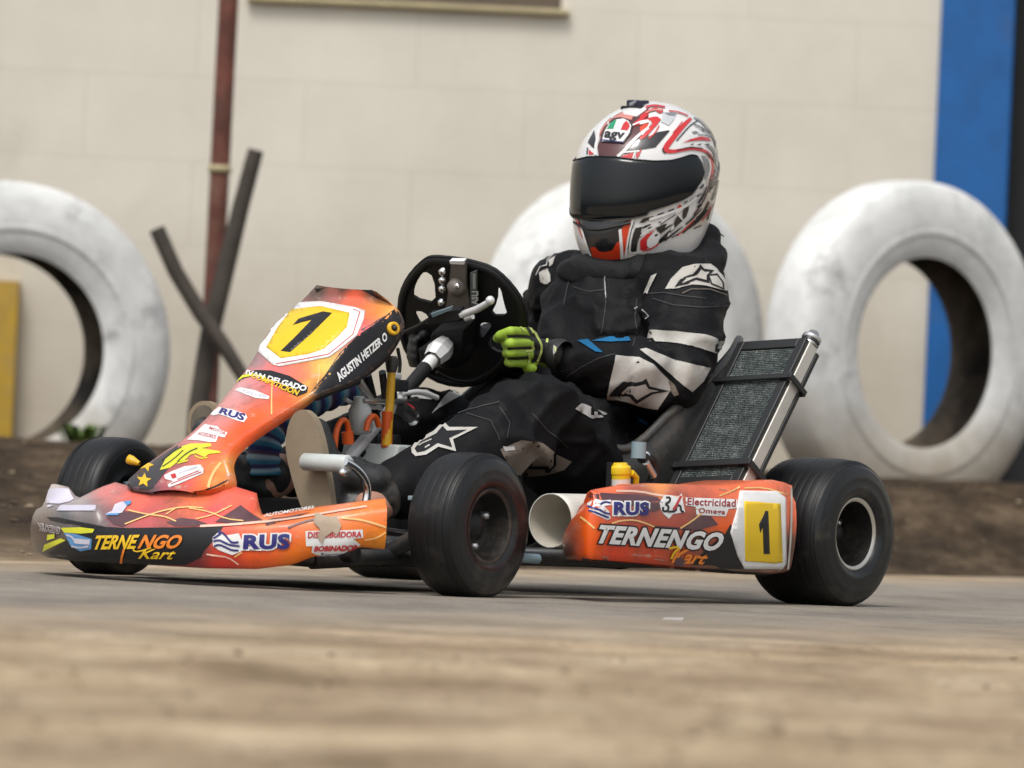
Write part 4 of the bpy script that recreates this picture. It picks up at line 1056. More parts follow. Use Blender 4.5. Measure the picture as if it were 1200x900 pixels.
q.box(o + Vector((.003, .004, .022)), (.004, .010, .05), m_edge); q.box(o + Vector((-.032, .015, .022)), (.008, .02, .03), m_yb)
q.build('brake_reservoir', kart, fix=True, bevel=.002)
q = MB(); q.tube([U(606, 653, .44), U(618, 654, .44), U(630, 655, .44)], .009, m_bgrey, 12); q.build('pod_mount', kart)

# cables and small rods in the cockpit
for name, pts, r, m in (('throttle_cable', [(425, 452), (437, 470), (446, 492), (440, 516), (424, 534)], .0032, m_edge), ('brake_cable', [(466, 408), (470, 430), (462, 456), (466, 480), (476, 500)], .0034, m_edge),
                        ('ignition_wire', [(512, 436), (530, 446), (552, 448), (566, 440)], .003, m_edge), ('steel_link', [(404, 468), (420, 476), (446, 478)], .0045, m_silver), ('shift_rod', [(470, 462), (492, 458), (512, 466)], .0055, m_silver)):
    q = MB(); q.tube([U(x, y, .03 + .01 * (i % 2)) for i, (x, y) in enumerate(smooth_loop(pts, 2, False))] if False else [U(x, y, .035) for x, y in smooth_loop(pts, 2, False)], r, m, 8); q.build(name, kart)
q = MB(); c = U(448, 458, .045); q.hexa(c, Vector((-.04, 0, .0)), Vector((0, .03, 0)), Vector((0, 0, .022)), m_steel); q.hexa(c + Vector((-.005, .005, .022)), Vector((-.02, 0, 0)), Vector((0, .02, 0)), Vector((0, 0, .012)), m_silver); q.build('master_cylinder', kart, bevel=.003)
# ------------------------------------------------------------------ the driver
person = empty('person', 'driver in black race suit, patterned helmet and lime gloves sitting in the kart', 'person', KM)
def capsule(q, a, b_, ra, rb, m, n=18):
    a, b_ = Vector(a), Vector(b_); ax = b_ - a; L = ax.length; d = ax.normalized(); pr = []
    for i in range(7): t = pi / 2 * (1 - i / 6); pr.append((-ra * sin(t), ra * cos(t)))
    for i in range(7): t = pi / 2 * i / 6; pr.append((L + rb * sin(t), rb * cos(t)))
    q.lathe(pr, a, d, m, n)
def chain(q, pts, rs, m, n=18):
    for i in range(len(pts) - 1): capsule(q, pts[i], pts[i + 1], rs[i], rs[i + 1], m, n)
def fuse(q, voxel, smooth_it=6, wr=None):
    """grow one continuous skin over the overlapping masses"""
    me = q.mesh('skin'); o = bpy.data.objects.new('skin', me); COL.objects.link(o)
    md = o.modifiers.new('r', 'REMESH'); md.mode = 'VOXEL'; md.voxel_size = voxel
    s_ = o.modifiers.new('s', 'SMOOTH'); s_.factor = .5; s_.iterations = smooth_it
    dg = bpy.context.evaluated_depsgraph_get(); ev = o.evaluated_get(dg); em = ev.to_mesh()
    V = [v.co.copy() for v in em.vertices]; F = [list(p.vertices) for p in em.polygons]; NN = [v.normal.copy() for v in em.vertices]
    ev.to_mesh_clear(); bpy.data.objects.remove(o); bpy.data.meshes.remove(me)
    if wr: V = [v + n * wr(v, n) for v, n in zip(V, NN)]
    return V, F
m_suit, nt, b = new_mat('race_suit')
sc = ramp(nt, tex_noise(nt, 7, 7, .7), [(.3, (.0042, .0045, .0055)), (.7, (.0085, .0088, .0098))])
nt.links.new(mixc(nt, ramp(nt, tex_noise(nt, 6, 8, .75), [(.60, 0.0), (.8, .07)]), sc, (.2, .16, .12)), b.inputs['Base Color'])
b.inputs['Roughness'].default_value = .62; b.inputs['Specular IOR Level'].default_value = .15
add_bump(nt, b, tex_noise(nt, 30, 6, .65), .45, .008)
def cloth(name, col, dust=.15):
    return M(name, col, .8, var=.12, dust=dust, bump=.4, bscale=28, bdist=.006, spec=.25)
m_pw = cloth('suit_white', (.46, .45, .42), .3); m_pg = cloth('suit_grey', (.40, .40, .39), .12); m_ptan = cloth('suit_dirty_grey', (.15, .128, .105), .25)
m_pb = cloth('suit_print_black', (.013, .013, .015), .05); m_pblue = cloth('suit_blue', (.01, .12, .27), .03)
m_skin = M('skin', (.42, .22, .15), .55, var=.1)

SH_L, SH_R = U(806, 347, .215), U(660, 338, -.14)
EL_L, WR_L = U(783, 440, .275), U(664, 424, .205)
EL_R, WR_R = U(641, 402, -.23), U(512, 420, -.13)
HIP_L, HIP_R = Vector((-.80, .145, .165)), Vector((-.80, -.035, .165))
KN_L, AN_L = U(628, 487, .245), U(452, 578, .205)
KN_R, AN_R = U(490, 492, -.13), U(322, 560, -.09)
b_ = MB()
C = lambda a, c, ra, rb: capsule(b_, a, c, ra, rb, m_suit)
# trunk
b_.ball((-.80, .055, .17), (.14, .17, .115), m_suit, 24, 16)
b_.ball((-.83, .055, .30), (.125, .165, .15), m_suit, 24, 16)
b_.ball((-.875, .05, .43), (.120, .160, .16), m_suit, 24, 16)
b_.ball((-.915, .04, .54), (.105, .155, .11), m_suit, 24, 16)
C(SH_L, SH_R, .074, .070); C((-.935, .04, .60), (-.955, .045, .70), .085, .06)
b_.ball((-.96, .05, .75), (.075, .07, .10), m_suit, 20, 12)          # the head inside the helmet
# arms
chain(b_, [SH_L, SH_L.lerp(EL_L, .5) + Vector((-.008, .008, 0)), EL_L], [.076, .074, .062], m_suit)
chain(b_, [EL_L, EL_L.lerp(WR_L, .45), WR_L], [.062, .056, .036], m_suit)
chain(b_, [SH_R, SH_R.lerp(EL_R, .5), EL_R], [.070, .062, .054], m_suit)
chain(b_, [EL_R, EL_R.lerp(WR_R, .5), WR_R], [.054, .048, .034], m_suit)
# legs
chain(b_, [HIP_L, HIP_L.lerp(KN_L, .5) + Vector((0, 0, .0)), KN_L], [.105, .092, .076], m_suit)
chain(b_, [KN_L, KN_L.lerp(AN_L, .4) + Vector((0, 0, -.008)), AN_L + Vector((-.045, 0, .01))], [.076, .074, .056], m_suit)
chain(b_, [HIP_R, HIP_R.lerp(KN_R, .5), KN_R], [.105, .088, .068], m_suit)
chain(b_, [KN_R, KN_R.lerp(AN_R, .4), AN_R + Vector((-.05, 0, .01))], [.068, .062, .05], m_suit)
# bare ankles
C(AN_L + Vector((-.04, 0, .01)), AN_L + Vector((.05, 0, -.03)), .036, .034); C(AN_R + Vector((-.04, 0, .01)), AN_R + Vector((.03, 0, -.02)), .036, .034)
def segd(p, a, c):
    t = max(0, min(1, (p - a).dot(c - a) / (c - a).length_squared)); return (p - a - (c - a) * t).length, t
def wrinkle(p, n):
    w = .0045 * noise.noise(p * 9) + .003 * noise.noise(p * 22 + Vector((3, 1, 7)))
    # folds run round the limbs, crowd at elbow, knee, armpit and lap
    for a, c, at, amp, fr_ in ((SH_L, EL_L, .95, .008, 30), (EL_L, WR_L, .1, .007, 30), (HIP_L, KN_L, .95, .010, 24), (KN_L, AN_L, .08, .008, 26), (SH_R, EL_R, .95, .007, 28), (HIP_R, KN_R, .95, .008, 26)):
        d, t = segd(p, a, c)
        if d < .13:
            L = (c - a).length
            w += amp * math.exp(-((t - at) * L / .11) ** 2) * noise.noise(Vector((t * L * fr_, p.y * 4, p.z * 5))) * 1.4
    if abs(p.y - .05) < .2 and p.z < .62 and p.x < -.6:
        w += .009 * noise.noise(Vector((p.x * 4, p.y * 7, p.z * 15 + p.y * 9)))
    # sharp creases: ridged folds across chest, sleeves and legs
    if p.x < -.25:
        s1 = Vector((p.x * 5, p.y * 6 + p.z * 5, p.z * 11 - p.y * 6)); rd = 1 - abs(noise.noise(s1)) * 2.2
        w += .010 * max(0, rd) ** 3 * (.45 + noise.noise(p * 5 + Vector((7, 2, 1))))
        s2 = Vector((p.x * 9 + p.z * 8, p.y * 8, p.z * 14)); rd = 1 - abs(noise.noise(s2 + Vector((3, 9, 4)))) * 2.4
        w += .006 * max(0, rd) ** 3
    return w * 1.3
SV, SF = fuse(b_, .0075, 7, wrinkle)
body = MB(); body.add(SV, SF, m_suit)
body.mid(m_skin)
for i, f in enumerate(body.f):
    c = sum((body.v[k] for k in f), Vector()) / len(f)
    if c.x > AN_L.x + .006 and abs(c.y - AN_L.y) < .07 and c.z < .26: body.mi[i] = 1
    if c.x > AN_R.x - .02 and abs(c.y - AN_R.y) < .07 and c.z < .28: body.mi[i] = 1
bv = BVHTree.FromPolygons(SV, SF)
def D(poly, m, off=.0022, step=4): drape(body, bv, poly, m, off, step)
def S(pts, w, m, off=.0032): stroke(body, bv, pts, w, m, off, 4)
D(Z6((455, 437), (560, 442), (700, 460), (784, 487), (770, 546), (640, 508), (540, 492), (446, 490)), m_pw)
D(Z6((410, 525), (440, 520), (560, 570), (720, 605), (690, 660), (640, 710), (560, 645), (490, 585)), m_pw)
D(Z6((305, 550), (410, 560), (470, 590), (530, 650), (555, 690), (520, 740), (490, 785), (430, 775), (350, 750), (265, 740), (285, 640)), m_pw)
D(Z6((530, 650), (565, 680), (582, 720), (560, 728), (545, 705)), m_ptan)
D(Z6((275, 725), (300, 690), (340, 662), (395, 665), (420, 660), (437, 648), (452, 682), (540, 706), (462, 716), (395, 756), (368, 728), (310, 722)), m_pb, .0036, 3)
D(Z6((325, 708), (350, 685), (400, 680), (432, 672), (444, 692), (490, 702), (452, 706), (398, 738), (378, 716)), m_pw, .0048, 3)
D(Z6((525, 260), (550, 215), (600, 165), (670, 148), (720, 150), (760, 180), (790, 230), (805, 268), (770, 262), (700, 245), (640, 240), (580, 255)), m_pw)
D(Z6((565, 252), (590, 218), (640, 195), (665, 165), (672, 150), (690, 172), (735, 180), (712, 200), (715, 236), (655, 222), (620, 240)), m_pb, .0034, 3)
D(Z6((600, 238), (618, 216), (655, 203), (675, 175), (690, 186), (712, 188), (700, 204), (700, 224), (655, 212), (622, 228)), m_pw, .0046, 3)
D(Z6((708, 198), (748, 192), (775, 230), (778, 262), (720, 240)), m_pb, .0032, 3); D(Z6((714, 206), (744, 202), (766, 232), (768, 254), (724, 236)), m_pw, .0042, 3)
D(Z6((465, 200), (490, 190), (447, 280), (430, 280)), m_pw)
D(Z6((135, 485), (180, 480), (247, 538), (215, 536)), m_pblue); D(Z6((195, 488), (280, 470), (365, 472), (370, 488), (280, 492)), m_pblue)
D(Z6((125, 785), (150, 760), (270, 805), (265, 820), (200, 828)), m_pg); D(Z6((395, 818), (440, 840), (450, 862), (410, 840)), m_pblue)
S(Z6((385, 350), (400, 340), (425, 350), (455, 378), (440, 388)), 1.3, m_pg); S(Z6((600, 280), (640, 260), (720, 262), (790, 285)), 1.0, m_ptan)
D(Z4((1010, 118), (1048, 98), (1062, 130), (1064, 160), (1055, 180), (1016, 160)), m_pw); D(Z4((1052, 62), (1085, 42), (1072, 80), (1058, 90)), m_pw); S(Z4((998, 130), (1015, 95), (1045, 85), (1050, 60), (1078, 36)), 1.0, m_pg)
D(Z4((500, 780), (560, 700), (640, 640), (700, 615), (750, 625), (690, 670), (600, 720), (540, 750)), m_pg)
D(Z4((345, 705), (400, 672), (480, 670), (540, 708), (500, 716), (420, 708), (360, 722)), m_pg)
D(Z8((188, 238), (212, 205), (285, 165), (325, 124), (347, 150), (468, 149), (362, 200), (374, 250), (300, 232), (250, 265), (205, 272), (190, 258)), m_pw, .0024, 3)
D(Z8((203, 242), (228, 214), (295, 178), (322, 148), (338, 167), (420, 162), (345, 196), (356, 234), (298, 218), (246, 250), (212, 258)), m_pb, .0036, 3)
S(Z8((220, 232), (240, 220), (275, 205)), 1.2, m_pw, .0046); S(Z8((245, 240), (265, 228)), 1.5, m_pw, .0046)
D(Z8((560, 240), (650, 198), (740, 215), (800, 260), (862, 290), (830, 325), (760, 345), (680, 352), (610, 342), (588, 290)), m_ptan)
D(Z8((570, 228), (618, 228), (620, 245), (580, 250)), m_pg, .003)
# seams, zip and stretch panels
m_seam = M('suit_seam', (.035, .036, .038), .7)
for pts in (((270, 130), (255, 220), (262, 320), (250, 430), (240, 470)), ((400, 300), (390, 380), (400, 440), (380, 510)), ((470, 300), (560, 330), (680, 340), (800, 330)), ((300, 545), (230, 560), (150, 600), (90, 640)), ((90, 130), (100, 230), (80, 330)), ((120, 250), (190, 270), (255, 262)), ((440, 280), (520, 275), (600, 290), (700, 300))):
    S(Z6(*pts), .9, m_seam, .0022)
m_zip = M('zip_metal', (.22, .22, .22), .4, metal=.7); S(Z6((266, 150), (259, 220), (264, 300)), .8, m_zip, .0034)
for pts in (((420, 90), (520, 120), (560, 200)), ((560, 60), (600, 130), (590, 190)), ((700, 90), (760, 160), (850, 230)), ((250, 170), (330, 110), (440, 70), (560, 40))): S(Z8(*pts), .9, m_seam, .0022)
body.build('body', person)

# ---- helmet
HC = U(757, 212, .05)
HM = Matrix.Translation(HC) @ Matrix.Rotation(R(2), 4, 'Z') @ Matrix.Rotation(R(9), 4, 'Y')
sec = [(-.156, .085, .075, .022), (-.150, .110, .096, .024), (-.125, .132, .110, .026), (-.09, .150, .120, .020), (-.045, .160, .127, .010), (0, .163, .130, .0), (.045, .157, .128, -.006), (.08, .142, .119, -.010), (.108, .116, .101, -.014), (.130, .084, .075, -.016), (.145, .048, .044, -.017), (.151, .018, .017, -.018), (.152, 0, 0, -.018)]
def hsec(z):
    for (a, b1) in zip(sec, sec[1:]):
        if z <= b1[0]:
            t = (z - a[0]) / (b1[0] - a[0]); t = max(0, t); return [a[i] + (b1[i] - a[i]) * t for i in (1, 2, 3)]
    return list(sec[-1][1:])
def catm(zs):
    q = catmull([Vector(s_[:3]) for s_ in sec], 5); q2 = catmull([Vector((s_[0], s_[3], 0)) for s_ in sec], 5)
    return [(a.x, a.y, a.z, b1.y) for a, b1 in zip(q, q2)]
SECD = catm(sec)
def hp(z, az, off=0):
    # interpolate the dense sections
    for a, b1 in zip(SECD, SECD[1:]):
        if z <= b1[0] or b1 is SECD[-1]:
            t = max(0, min(1, (z - a[0]) / max(1e-6, b1[0] - a[0]))); L, Wd, cx = [a[i] + (b1[i] - a[i]) * t for i in (1, 2, 3)]; break
    e = 1.0
    ca, sa = cos(az), sin(az)
    x = cx + (L + off) * math.copysign(abs(ca) ** e, ca); y = (Wd + off) * math.copysign(abs(sa) ** e, sa)
    chin = max(0, ca) ** 6 * max(0, min(1, (-z - .055) / .05)) * .014
    return HM @ Vector((x + chin, y, z))
m_hw = M('helmet_white', (.72, .72, .71), .22, var=.06, dust=.03, coat=.6)
m_hb = M('helmet_black', (.012, .012, .014), .25, coat=.5); m_hr = M('helmet_red', (.55, .022, .025), .25, coat=.5); m_ho = M('helmet_orange_red', (.60, .045, .012), .25, coat=.5)
m_hd = M('helmet_maroon', (.085, .022, .024), .28, coat=.5); m_hg = M('helmet_grey', (.20, .21, .22), .3, coat=.4); m_hgn = M('helmet_green', (.01, .30, .13), .3, coat=.4)
m_hpk = M('helmet_pink', (.62, .24, .20), .3, coat=.4); m_lg = M('helmet_silver', (.50, .52, .54), .3, coat=.4)
m_hcr = M('helmet_cream', (.62, .57, .50), .3, coat=.4, dust=.1)
hel = MB()
zl = [s_[0] for s_ in SECD]
hel.grid([[hp(z, 2 * pi * j / 96) for j in range(96)] for z in zl], m_hw, cv=True)
hel.grid([[hp(-.156, 2 * pi * j / 96), hp(-.150, 2 * pi * j / 96, -.012)] for j in range(97)], m_hb)
bv = hel.bvh()
def D(poly, m, off=.0008, step=4): drape(hel, bv, poly, m, off, step)
def S(pts, w, m, off=.0016): stroke(hel, bv, smooth_loop(pts, 2, False), w, m, off, 4)
# crown: maroon field, pink top, red tongues
D(ZA((375, 660), (365, 560), (390, 480), (400, 400), (450, 330), (520, 270), (600, 240), (700, 235), (780, 240), (900, 150), (900, 470), (780, 480), (700, 540), (620, 640), (570, 665)), m_hd)
D(ZA((520, 265), (580, 205), (630, 190), (640, 220), (740, 235), (720, 280), (600, 250)), m_hpk, .0014)
D(ZA((350, 430), (420, 330), (500, 265), (520, 270), (440, 350), (400, 420), (385, 460)), m_hpk, .0014)
S(ZA((345, 650), (350, 560), (370, 470), (375, 400), (430, 310), (520, 225)), 3.4, m_hw, .0022); S(ZA((480, 300), (480, 340), (460, 380), (440, 430)), 1.6, m_hw, .0022); S(ZA((510, 260), (540, 230), (620, 190)), 2.4, m_hw, .0022)
D(ZA((262, 515), (330, 385), (345, 470), (350, 540), (340, 590), (300, 555)), m_hb, .0014); D(ZA((275, 645), (275, 590), (335, 640)), m_hr, .0016); S(ZA((255, 640), (262, 570)), 1.5, m_hb, .0016)
D(ZA((640, 650), (740, 530), (900, 480), (900, 570), (760, 605), (690, 625)), m_hb, .0018)
D(ZB((0, 500), (60, 470), (180, 410), (300, 388), (310, 395), (160, 565), (0, 590)), m_hb, .0018)
S(ZA((575, 665), (650, 600), (720, 520), (800, 440), (900, 365)), 3.2, m_hw, .0026)
D(ZA((610, 660), (720, 625), (760, 630), (745, 685), (640, 680)), m_hr, .0018); D(ZA((770, 630), (820, 605), (800, 660), (770, 690)), m_hr, .0018); S(ZA((760, 615), (735, 685)), 2, m_hw, .0026); S(ZA((640, 620), (720, 615), (800, 605)), 1.6, m_hw, .0026)
D(ZB((0, 590), (20, 590), (10, 610), (0, 620)), m_hr, .0018)
D(ZA((740, 320), (800, 270), (900, 170), (900, 230), (820, 300), (900, 275), (900, 300), (800, 335), (745, 345)), m_hr, .002)
D(ZB((0, 240), (60, 190), (160, 150), (200, 165), (100, 200), (0, 280)), m_hr, .002); D(ZB((0, 290), (130, 250), (180, 245), (220, 275), (180, 330), (100, 420), (45, 470), (0, 490), (0, 460), (60, 400), (130, 320), (110, 285), (0, 310)), m_hr, .002)
D(ZB((0, 400), (0, 350), (60, 315), (100, 320), (60, 380), (20, 415)), m_ho, .002); S(ZB((0, 325), (70, 300), (115, 310), (60, 395), (20, 440)), 1.8, m_hw, .003); S(ZB((0, 330), (110, 300)), 1.4, m_hw, .003)
S(ZB((60, 210), (140, 180), (240, 180)), 1.6, m_hpk, .003); S(ZB((170, 170), (200, 210), (240, 190)), 2.2, m_hr, .0026); S(ZA((735, 340), (820, 300), (900, 290)), 1.8, m_hw, .003)
# white side with grey vent
D(ZB((240, 210), (385, 210), (350, 280), (300, 340), (220, 300)), m_lg, .0018); D(ZB((250, 208), (385, 208), (360, 240), (300, 235)), m_hg, .0024)
S(ZB((535, 262), (440, 350), (350, 460), (270, 560), (260, 600), (340, 612), (450, 590), (560, 575), (680, 600), (740, 650), (755, 740), (750, 900)), [3, 5, 6, 6.5, 6, 4, 3.5, 3.2, 3.4, 4, 3.6, 3.2], m_hr, .0018)
D(ZB((440, 520), (530, 480), (640, 452), (720, 465), (745, 500), (640, 490), (530, 500)), m_hr, .0018); S(ZB((380, 500), (450, 420), (520, 340), (600, 285)), 1.4, m_hb, .0018); S(ZB((240, 575), (235, 610), (270, 625)), 1.6, m_hb, .0024)
for a in (((515, 535), (560, 525), (555, 540)), ((590, 540), (640, 525), (630, 545)), ((670, 535), (720, 525), (715, 550))): D(ZB(*a), m_hb, .002)
S(ZB((700, 540), (760, 580), (790, 640), (790, 720)), 3.2, m_hg, .0018); D(ZB((540, 405), (580, 395), (620, 415), (560, 422)), m_hg, .0018); S(ZB((640, 380), (670, 395)), 1.6, m_hg, .0018)
D(ZB((560, 255), (620, 265), (700, 330), (770, 420), (800, 520), (800, 590), (770, 500), (720, 400), (640, 310)), m_hg, .0018)
D(ZB((640, 650), (690, 660), (720, 720), (720, 800), (700, 880), (670, 900), (680, 780), (660, 700)), m_hg, .0016)
S(ZB((715, 690), (735, 760), (725, 840), (705, 900)), 1.8, m_hw, .0026); S(ZB((790, 800), (770, 860), (765, 900)), 2.4, m_hb, .0018); S(ZB((825, 840), (800, 900)), 2.0, m_hb, .0018); S(ZB((830, 700), (832, 780), (815, 860)), 1.6, m_hg, .0018)
# lower cheek: dashes and blades on cream
D(ZD((690, 0), (830, 0), (800, 210), (720, 330), (700, 500), (560, 560), (440, 610), (500, 520), (600, 400), (660, 250), (700, 130)), m_hcr, .0009)
S(ZC((905, 470), (1000, 440), (1120, 400), (1290, 330), (1400, 230)), 3.0, m_hw, .0024)
for a in (((30, 480), (80, 445), (150, 432), (100, 470), (20, 500)), ((150, 460), (190, 410), (260, 388), (220, 430)), ((275, 420), (300, 370), (360, 350), (330, 400)), ((450, 300), (490, 270), (500, 275), (470, 300)), ((515, 275), (600, 215), (650, 185), (640, 200), (560, 265)), ((620, 140), (665, 90), (670, 110), (640, 145))): D(ZD(*a), m_hb, .0018, 3)
D(ZD((385, 350), (410, 310), (432, 318), (430, 350), (400, 366)), m_hr, .002, 3)
D(ZD((440, 430), (450, 370), (480, 320), (512, 305), (505, 370), (480, 440), (450, 470)), m_hb, .002, 3); D(ZD((360, 480), (390, 425), (430, 470), (445, 480), (400, 520), (330, 590), (240, 700), (200, 720), (180, 700), (260, 620), (330, 560)), m_hb, .002, 3); D(ZD((330, 545), (350, 520), (350, 560), (310, 590)), m_hw, .003, 3); D(ZD((280, 635), (300, 600), (310, 625), (285, 650)), m_hw, .003, 3)
D(ZD((160, 560), (240, 520), (280, 510), (240, 590), (190, 640), (180, 590)), m_hb, .002, 3); D(ZD((95, 700), (120, 650), (160, 620), (190, 650), (180, 690), (140, 740), (105, 735)), m_hb, .002, 3); S(ZD((75, 690), (110, 640), (170, 600), (190, 605), (200, 650), (170, 720), (110, 765), (70, 740), (80, 680)), 1.6, m_hw, .003)
D(ZD((0, 690), (60, 630), (130, 590), (160, 570), (100, 640), (75, 690), (80, 760), (40, 800), (0, 790)), m_hr, .0019, 3); S(ZD((0, 640), (120, 560), (250, 490), (380, 400), (520, 290)), 1.6, m_hw, .0026); D(ZD((80, 590), (90, 550), (130, 545), (110, 575)), m_hb, .002, 3); S(ZD((210, 520), (300, 460), (370, 410)), 1.2, m_hb, .003); S(ZD((190, 505), (215, 490)), 1.4, m_hb, .003)
S(ZD((560, 420), (640, 310), (700, 200), (745, 0)), 1.8, m_hd, .0018); S(ZD((590, 460), (660, 400), (720, 280)), 3.0, m_hd, .0018); S(ZD((440, 610), (530, 530), (620, 440), (700, 330)), 2.6, m_hb, .0022); S(ZD((720, 180), (735, 100), (770, 0)), 3, m_hb, .0018); D(ZD((740, 260), (780, 160), (810, 60), (830, 40), (800, 200), (760, 270)), m_hb, .0018, 3); S(ZD((600, 340), (640, 310)), 3, m_hb, .002)
S(ZD((560, 565), (640, 530)), 1.2, m_hb, .002); S(ZD((330, 660), (380, 630), (480, 580)), 1.2, m_hb, .002)
for a, w_ in (((500, 560), (620, 470), (700, 360)), 2.2), (((470, 520), (560, 440), (640, 350)), 1.6), (((150, 640), (230, 590), (330, 520)), 2.2), (((250, 690), (340, 620), (440, 540)), 1.8), (((600, 300), (660, 210), (690, 120)), 2.0), (((700, 470), (720, 380), (770, 290)), 1.6), (((740, 150), (775, 90), (800, 20)), 1.6), (((20, 560), (60, 540), (110, 520)), 2.0):
    S(ZD(*a), [w_, w_ * 1.3, w_ * .5], m_hb, .0030)
for a, w_ in (((380, 640), (470, 560), (560, 470)), 1.3), (((640, 480), (700, 400), (740, 320)), 1.4), (((60, 790), (120, 770), (190, 720)), 1.6): S(ZD(*a), w_, m_hr, .0032)
for a, w_ in (((560, 330), (640, 360), (730, 440)), 1.3), (((600, 440), (680, 440), (740, 470)), 1.0), (((690, 620), (770, 690), (800, 800)), 1.6), (((380, 600), (520, 560), (650, 580)), 1.0): S(ZB(*a), w_, m_hb, .0030)
for a, w_ in (((60, 150), (150, 130), (260, 150)), 2.2), (((300, 190), (400, 200), (500, 240)), 1.4), (((200, 340), (150, 430), (90, 480)), 1.4), (((440, 300), (380, 380), (340, 420)), 1.2): S(ZB(*a), w_, m_hr, .0030)
# chin: black centre fading to red, white flashes
D(ZC((150, 470), (300, 480), (450, 490), (620, 480), (720, 470), (690, 560), (660, 700), (640, 860), (600, 890), (320, 890), (280, 800), (210, 640), (170, 560)), m_hb, .0012)
D(ZC((290, 760), (340, 755), (380, 800), (450, 810), (520, 790), (560, 720), (595, 690), (600, 880), (470, 895), (320, 890)), m_ho, .0018)
D(ZC((130, 455), (165, 470), (200, 600), (215, 680), (180, 600)), m_hr, .002); S(ZC((190, 535), (230, 660), (270, 780), (300, 850)), 2.2, m_hw, .0026)
D(ZC((620, 560), (680, 500), (715, 480), (690, 620), (660, 760), (640, 850), (625, 700)), m_ho, .002)
D(ZC((585, 580), (615, 565), (625, 700), (640, 870), (605, 880), (595, 720)), m_hw, .0026); S(ZC((735, 475), (700, 600), (670, 750), (655, 865)), 2.4, m_hw, .0026); S(ZC((745, 490), (700, 640), (680, 780)), 1, m_hb, .003)
D(ZC((745, 600), (760, 560), (830, 545), (815, 610), (850, 625), (800, 660), (780, 720), (770, 800), (710, 815), (720, 700)), m_hb, .002, 3); S(ZC((735, 570), (700, 720), (695, 820), (780, 810), (830, 795)), 1.8, m_hw, .0028)
D(ZC((805, 740), (820, 680), (900, 620), (900, 690), (860, 720), (880, 780), (850, 800), (820, 780)), m_hr, .0022, 3); D(ZC((800, 505), (840, 460), (900, 445), (900, 470), (850, 500)), m_hb, .0022, 3)
# round emblem on the brow
D(ZA((405, 515), (440, 400), (480, 330), (560, 275), (640, 265), (700, 290), (735, 350), (715, 430), (640, 530)), m_hb, .0030, 3)
D(ZA((415, 508), (448, 400), (488, 335), (565, 285), (640, 275), (692, 300), (722, 352), (702, 425), (632, 518)), m_hw, .0036, 3)
D(ZA((470, 385), (500, 335), (545, 295), (570, 290), (535, 385)), m_hgn, .0042, 3); D(ZA((612, 392), (640, 330), (670, 300), (700, 330), (705, 365), (680, 402)), m_hr, .0042, 3)
text(hel, bv, 'agv', ZA((435, 508), (640, 520), (660, 425), (450, 405)), m_hb, .0044, .035, .1)
S(ZA((410, 497), (520, 510), (635, 520)), 1.2, m_navy, .0044)
D(ZB((560, 250), (590, 258), (560, 268)), m_hg, .002)
ho = hel.build('helmet', person, label='full face helmet painted white, red and black')
# visor: band of the shell, mirrored about the middle
topc = ZA((190, 650), (375, 652), (560, 660), (780, 692)) + ZB((0, 692), (150, 705), (320, 698), (420, 672), (510, 642), (590, 640), (640, 670))
botc = ZC((130, 445), (200, 465), (300, 470), (420, 475), (560, 465), (700, 458), (760, 450), (900, 415)) + ZD((100, 380), (300, 315), (420, 270), (530, 205), (600, 130)) + ZB((655, 900),)
HI = HM.inverted()
def to_az(pts):
    o = []
    for x, y in pts:
        h = bv.ray_cast(CAM_K, ray_k(x, y))[0]
        if h is None: continue
        l = HI @ h; L, Wd, cx = hsec(l.z); o.append((atan2(l.y / Wd, (l.x - cx) / L), l.z))
    return sorted([p for p in o if p[0] > -.35])
tz, bz = to_az(topc), to_az(botc)
azm = min(tz[-1][0], bz[-1][0]); tz = [(a, z) for a, z in tz if a <= azm]; bz = [(a, z) for a, z in bz if a <= azm]
corner_z = (tz[-1][1] + bz[-1][1]) / 2
def vz(line, az):
    a = abs(az)
    return lerp_line(line, a)
m_vis, nt, b = new_mat('smoked_visor')
b.inputs['Base Color'].default_value = (.006, .008, .010, 1); b.inputs['Roughness'].default_value = .06; b.inputs['Coat Weight'].default_value = .0
b.inputs['Specular IOR Level'].default_value = .42
vs = MB(); P = []
azM = azm * 1.02
for i in range(81):
    az = -azM + 2 * azM * i / 80; a = abs(az) / azM
    t_, b0 = vz(tz, az), vz(bz, az)
    k = 1.0 if a < .86 else sqrt(max(0, 1 - ((a - .86) / .14) ** 2))
    mid = (t_ + b0) / 2; t_ = mid + (t_ - mid) * k; b0 = mid + (b0 - mid) * k
    row = [hp(b0, az, .0005)]
    for j in range(15): row.append(hp(b0 + (t_ - b0) * j / 14, az, .0052))
    row.append(hp(t_, az, .0005)); P.append(row)
vs.grid(P, m_vis, flip=False); vs.build('visor', ho, fix=False)
q = MB()
m_trim = M('visor_trim', (.010, .010, .011), .5)
for side in (0, -1): q.tube([P[i][1 if side == 0 else -2] for i in range(3, 78)], .0011, m_trim, 6)
q.tube([hp(vz(bz, az) - .012 - .006 * cos(az * 4), az, .004) for az in [-.55 + 1.1 * k / 14 for k in range(15)]], .0022, m_trim, 8)
q.build('visor_trim', ho)
q = MB(); c = U(744, 127, .045); 
q.hexa(c + Vector((.016, -.024, -.012)), (-.045, 0, .004), (0, .05, 0), (0, 0, .016), m_edge); q.hexa(c + Vector((.008, -.016, .0)), (-.028, 0, .002), (0, .014, 0), (0, 0, .016), m_navyb := M('mount_navy', (.016, .017, .040), .35)); q.hexa(c + Vector((.008, .006, .0)), (-.028, 0, .002), (0, .014, 0), (0, 0, .015), m_navyb)
q.hexa(c + Vector((.014, -.005, .001)), (-.02, 0, .008), (0, .010, 0), (.002, 0, .008), m_hg)
